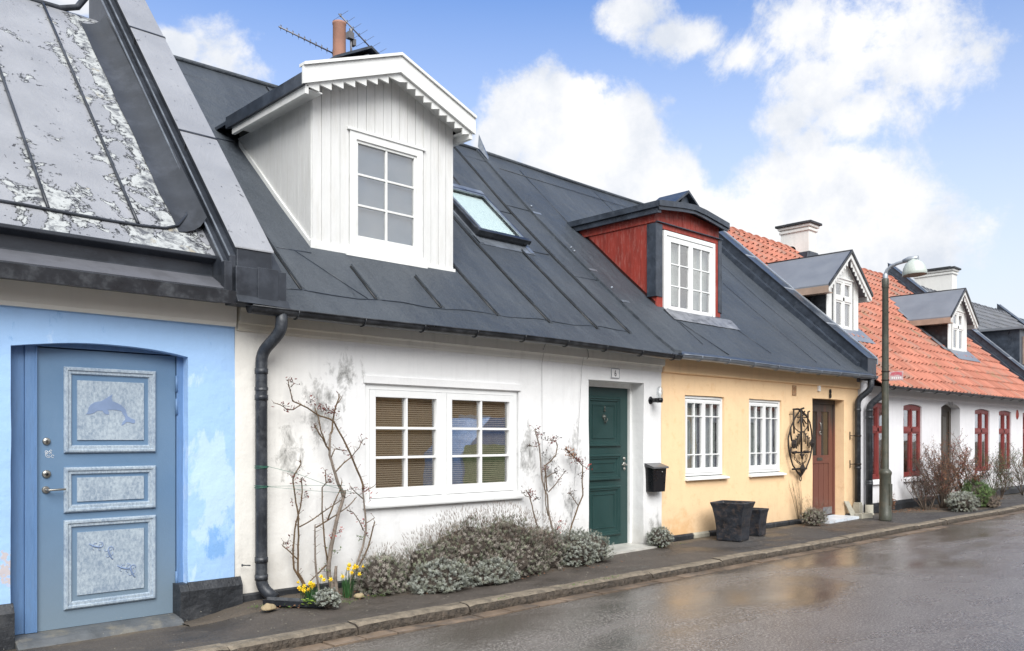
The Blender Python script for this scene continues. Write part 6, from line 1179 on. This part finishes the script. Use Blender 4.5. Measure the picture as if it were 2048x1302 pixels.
shrub('lavender_bush', 'scraggly brown lavender below the iron sculpture, by the white step', 'lavender', [(13.85,-.32,.14,.27,.22,.17)], 'grey_leaf', 37, .030, .024, .004, 8, 40, .22)
m = MB(); rnd = random.Random(5)
for i in range(26): a = rnd.uniform(-.18, .14); m.tube([(13.75+a*.5,-.12,.1),(13.72+a,-.10,.45),(13.66+a*1.3,-.08,.6+rnd.uniform(0,.2))], [.003,.002,.001], 3)
tag(m.build('dry_grass_stems', 'cane'), 'dry upright straw stems against the yellow wall by the red door', 'dead plant')
def daffodils(x, y, n, label, seed, h=.17):
    rnd = random.Random(seed); t = thing('daffodils', (x, y, 0), label, 'flowers', 'yellow daffodil clumps'); m = MB()
    for i in range(n*5):
        a = rnd.uniform(0, 2*pi); r = rnd.uniform(0, .055); b = Vector((x+r*cos(a), y+r*sin(a), 0)); tip = b+Vector((cos(a)*rnd.uniform(.01,.07), sin(a)*rnd.uniform(.01,.07), h*rnd.uniform(.6,1.0))); s = Vector((-sin(a), cos(a), 0))*.004; mid = (b+tip)/2+Vector((0,0,.02))
        m.add([b-s, b+s, mid+s, mid-s, tip], [(0,1,2,3),(3,2,4)])
    m.build('leaves', 'daff_leaf', t); proto = None
    for i in range(n):
        px_, py_, pz_ = x+rnd.gauss(0,.062), y+rnd.gauss(0,.05), h+rnd.uniform(-.05,.06)
        if proto is None:
            m = MB()
            for j in range(6): a = j*pi/3; m.add([(0,0,0),(.012*cos(a-.5),-.006,.012*sin(a-.5)),(.026*cos(a),.004,.026*sin(a)),(.012*cos(a+.5),-.006,.012*sin(a+.5))], [(0,1,2,3)], 0)
            m.lathe([(.005,0),(.008,.010),(.010,.018),(.0095,.018),(.004,.004)], (0,0,0), (0,-1,0), 8, 1); m.tube([(0,.004,0),(0,.02,-.015),(.0,.022,-.12)], .002, 4, 2)
            f = m.build('flower', ['daff','daff_cup','daff_leaf'], None, origin=(0,0,0)); proto = f
        else: f = proto.copy(); C.objects.link(f)
        f.parent = t; f.location = (px_-x, py_-y, pz_); f.rotation_euler = (rnd.uniform(-.3,.5), 0, rnd.uniform(-1.,1.)+TH-pi/2)
    return t
daffodils(3.98, -.60, 17, 'clump of yellow daffodils beside the black splash channel', 41, .19)
daffodils(4.42, -.50, 11, 'smaller yellow daffodil clump at the foot of the thick rose trunk', 42, .26)
m = MB(); rnd = random.Random(8)
for i in range(70):
    a = rnd.uniform(0, 2*pi); r = rnd.uniform(.0,.10); p = Vector((3.93+r*cos(a), -.72+r*sin(a)*.8, .03+rnd.uniform(0,.06))); d = Vector((cos(a), sin(a), .25)); s = Vector((-sin(a), cos(a), 0)); w_ = rnd.uniform(.012,.020); L = w_*1.7
    m.add([p, p+d*L*.3+s*w_, p+d*L*.9+s*w_*.6, p+d*L, p+d*L*.9-s*w_*.6, p+d*L*.3-s*w_], [(0,1,2,3,4,5)])
tag(m.build('lady_mantle', 'lime_leaf'), 'low bright lime green leafy plant under the first daffodil clump', 'plant')
# leaf litter and tiny weeds along the walls
def litter(name, spots, mat, label, seed, L=.028, kind_cat='leaf litter'):
    rnd = random.Random(seed); m = MB()
    for (x, y, rx, ry, n) in spots:
        for i in range(n): p = Vector((x+rnd.gauss(0,rx), min(-.01, y+rnd.gauss(0,ry)), .012+abs(rnd.gauss(0,.008)))); leaf(m, p, Vector((rnd.uniform(-1,1), rnd.uniform(-1,1), rnd.uniform(-.1,.35))), L*rnd.uniform(.4,1.2), L*.5*rnd.uniform(.5,1.1), rnd)
    return tag(m.build(name, mat, recalc=False), label, kind_cat, kind='stuff')
litter('fallen_leaves', [(4.4,-.42,.2,.12,130),(18.0,-.35,.5,.14,260),(19.0,-.5,.5,.2,200),(20.2,-.5,.4,.2,100),(7,-.85,1.2,.06,50),(17.2,-.2,.15,.08,120),(23.,-.4,.2,.12,120),(14,-.4,.5,.1,40),(3.75,-.5,.12,.1,30),(12.5,-.25,.8,.1,25)], 'litter', 'scattered brown fallen leaves on the soil and pavement', 51)
litter('weeds', [(3.56,-.36,.04,.03,40),(3.80,-.55,.05,.03,25),(4.25,-.72,.08,.04,60),(4.6,-.66,.1,.04,40),(3.9,-1.6,.1,.02,0),(6.5,-1.53,.15,.015,40),(7.0,-1.52,.1,.015,35),(9.9,-.3,.2,.04,25),(5.4,-1.56,.05,.01,20)], 'grass', 'sparse green weeds and moss along kerb and wall', 52, .02, 'weeds')
litter('grit', [(4.0,-.6,1.2,.35,160),(11.3,-.75,.6,.1,120),(9.,-.9,2.5,.3,150),(15.5,-.6,1.2,.25,260),(7,-1.3,3.,.12,200),(16.8,-.6,.4,.2,60)], 'pale_stone', 'fine pale grit scattered on the pavement', 53, .012, 'grit')
m = MB()
for pts in ([(3.02,-.30),(3.6,-.44),(4.2,-.70),(4.7,-.66),(5.3,-.86),(6.2,-.86),(7.1,-.74),(8.0,-.66),(8.38,-.4),(8.38,-.02),(3.62,-.02),(3.6,-.3)], [(17.5,-.05),(17.6,-.45),(18.3,-.85),(19.2,-1.2),(20.6,-1.2),(21.3,-.8),(21.0,-.4),(20.4,-.1)], [(22.6,-.05),(22.7,-.5),(23.5,-.5),(23.6,-.05)]):
    xs_ = sorted(set([p[0] for p in pts])); a0, a1 = xs_[0], xs_[-1]; n = int((a1-a0)/.08)
    front = lambda x: min([y0_+(y1_-y0_)*(x-x0_)/(x1_-x0_) for (x0_, y0_), (x1_, y1_) in zip(pts, pts[1:]) if min(x0_, x1_) <= x <= max(x0_, x1_) and abs(x1_-x0_) > 1e-6] or [-.05]); vs = []
    for i in range(n+1):
        x = a0+(a1-a0)*i/n; f = front(x)+.02*nz(x, 1, 1, 6)
        for j in range(7): t = j/6; y = f*(1-t)-.012*t; vs.append((x, y, pav(x, y)+(-.006 if j == 0 else .010+.016*abs(nz(x, y, 2, 9)))))
    m.add(vs, [(i*7+j, (i+1)*7+j, (i+1)*7+j+1, i*7+j+1) for i in range(n) for j in range(6)], 0, True)
struct(m.build('soil_bed', 'earth', origin=(5,-.4,0)))
# bare rose shrubs in front of the tiled house
def bare_shrub(name, x, y, h, spread, n, seed, label, leafs=2, lm=('leaf_rust','leaf_red','leaf_dark'), r0=.013, dens=1.):
    rnd = random.Random(seed); t = thing(name, (x, y, 0), label, 'shrub', 'bare rose shrubs by the tiled house'); m = MB(); lf = MB()
    def grow(p, d, L, r, lev):
        k = 4; P = [p]; dd = d.copy()
        for i in range(k): dd = (dd+Vector((rnd.gauss(0,.16), rnd.gauss(0,.16), .10))).normalized(); P.append(P[-1]+dd*L/k)
        m.tube(P, [r*(1-.5*i/k) for i in range(k+1)], 5 if lev == 0 else 4, 0)
        if lev < 3:
            for i in range(1, k+1):
                for _ in range(2 if lev < 2 else 1):
                    if rnd.random() < .62*dens: e = (dd*.5+Vector((rnd.uniform(-1,1), rnd.uniform(-1,1), rnd.uniform(-.1,.9)))).normalized(); grow(P[i], e, L*rnd.uniform(.35,.6), r*.55, lev+1)
        if lev >= 1:
            for q in P[1:]:
                for _ in range(leafs):
                    if rnd.random() < .6: leaf(lf, q+Vector((rnd.gauss(0,.01), rnd.gauss(0,.01), rnd.gauss(0,.01))), Vector((rnd.uniform(-1,1), rnd.uniform(-1,1), rnd.uniform(-.5,1))), rnd.uniform(.015,.04), rnd.uniform(.008,.018), rnd, rnd.choice((0,0,1,2)))
    for i in range(n):
        a = rnd.uniform(0, 2*pi); d = Vector((cos(a)*spread*rnd.uniform(.2,1), sin(a)*spread*.55*rnd.uniform(.2,1), 1)).normalized(); grow(Vector((x+cos(a)*.07, y+sin(a)*.06, -.01)), d, h*rnd.uniform(.55,.8), r0*rnd.uniform(.7,1.2), 0)
    m.build('branches', 'dark_twig', t); lf.build('leaves', list(lm), t, recalc=False)
bare_shrub('rose_shrub', 19.15, -.55, 1.25, .75, 11, 61, 'large tangled rose shrub with rusty leaves in front of the tiled house door', 3)
bare_shrub('rose_shrub', 18.35, -.50, .95, .9, 7, 62, 'dark leafless rose shrub leaning left beneath the second red window', 1, ('leaf_dark','leaf_red','leaf_dark'))
bare_shrub('rose_shrub', 20.35, -.55, 1.25, .8, 10, 63, 'rose shrub with reddish tips just right of the dark house door', 2, ('leaf_rust','leaf_bright','leaf_dark'))
bare_shrub('rose_shrub', 23.1, -.40, 1.15, .8, 11, 64, 'bare twiggy rose shrub between the two far red windows', 1, ('leaf_green','leaf_dark','leaf_rust'), .010)
bare_shrub('rose_shrub', 25.2, -.40, 1.2, .7, 8, 65, 'last twiggy shrub at the right edge of the picture', 1, ('leaf_green','leaf_dark','leaf_rust'), .010)
bare_shrub('weed_tuft', 17.25, -.15, .30, 1.2, 8, 66, 'small dried up weed at the foot of the white wall right of the street lamp', 1, ('leaf_rust','leaf_rust','leaf_dark'), .004)
shrub('rosemary_bush', 'bright green rosemary between the rose shrubs and the kerb', 'shrub', [(20.0,-.88,.25,.42,.28,.34),(20.5,-.85,.22,.35,.25,.28)], 'rosemary', 71, .045, .04, .007, 12, 20, .20, 'rosemary', up=.75)
shrub('lavender_bush', 'low silver green cushion at the kerb in front of the tiled house', 'shrub', [(18.85,-1.02,.16,.50,.28,.24)], 'silver_leaf', 72, .042, .032, .008, 11, 2, .08)
shrub('lavender_bush', 'brownish dead looking lavender at the kerb right of the rosemary', 'lavender', [(20.35,-1.08,.10,.38,.2,.17)], 'lav_stalk', 73, .045, .03, .006, 8, 20, .14)

# ================================================================== other side of the street (seen only in reflections)
def opposite(x0, x1, wallm, roofm, label):
    t = thing('opposite_house', ((x0+x1)/2, -9.8, 0), label, 'house', 'houses across the street'); m = MB(); m.box(x0, x1, -14, -9.6, 0, 2.75); m.add([(x0,-9.6,2.75),(x0,-14,2.75),(x0,-11.8,4.9)], [(0,1,2)]); m.add([(x1,-9.6,2.75),(x1,-14,2.75),(x1,-11.8,4.9)], [(0,1,2)]); m.build('wall', wallm, t)
    m = MB(); m.px([(-9.3,2.6),(-11.8,5.05),(-14.3,2.6),(-14.3,2.5),(-11.8,4.9),(-9.3,2.5)], x0, x1); m.build('roof', roofm, t); x = x0+.9
    while x+1.1 < x1:
        if 11 < x < 13.4: x += 2.3; continue
        m = MB(); frame_rect(m, x, x+1.05, .8, 2.1, -9.6, -9.55, .08); m.box(x+.5, x+.56, -9.6, -9.555, .88, 2.02); f = m.build('window', 'white_paint', t); MB().box(x+.08, x+.97, -9.6, -9.57, .88, 2.02).build('pane', 'bronze_glass', f); x += 2.3
opposite(-12, 3, 'far_plaster', 'grey_tiles', 'white house across the street behind the viewer'); opposite(3, 8.9, 'grey_plaster', 'red_tiles', 'grey house across the street behind the viewer'); opposite(8.9, 25, 'ochre_plaster', 'grey_tiles', 'ochre house across the street'); opposite(25, 40, 'far_plaster', 'red_tiles', 'far white house across the street')
t = thing('parked_van', (14.3, -8.0, -.1), 'blue and green van parked across the street', 'van')
m = MB(); m.py([(12.5,.3),(16.3,.3),(16.3,1.95),(13.4,1.98),(12.9,1.45),(12.55,1.15)], -8.7, -7.3); bevel(m.build('body', 'car_blue', t), .06, 3)
m = MB(); m.box(12.6, 16.25, -7.3, -7.285, .35, 1.35); m.build('side_panel', 'car_green', t); m = MB(); m.box(14.9, 16.1, -7.3, -7.282, 1.45, 1.85); m.build('side_window', 'bronze_glass', t)
for x in (13.3, 15.6):
    for y in (-7.4, -8.75): m = MB(); m.lathe([(0,0),(.2,.01),(.33,0),(.33,.2),(0,.2)], (x, y+.1, .23), (0,-1,0), 20); m.build('wheel', 'rubber', t)
for o in list(bpy.data.objects):
    if '_o' in o: del o['_o']
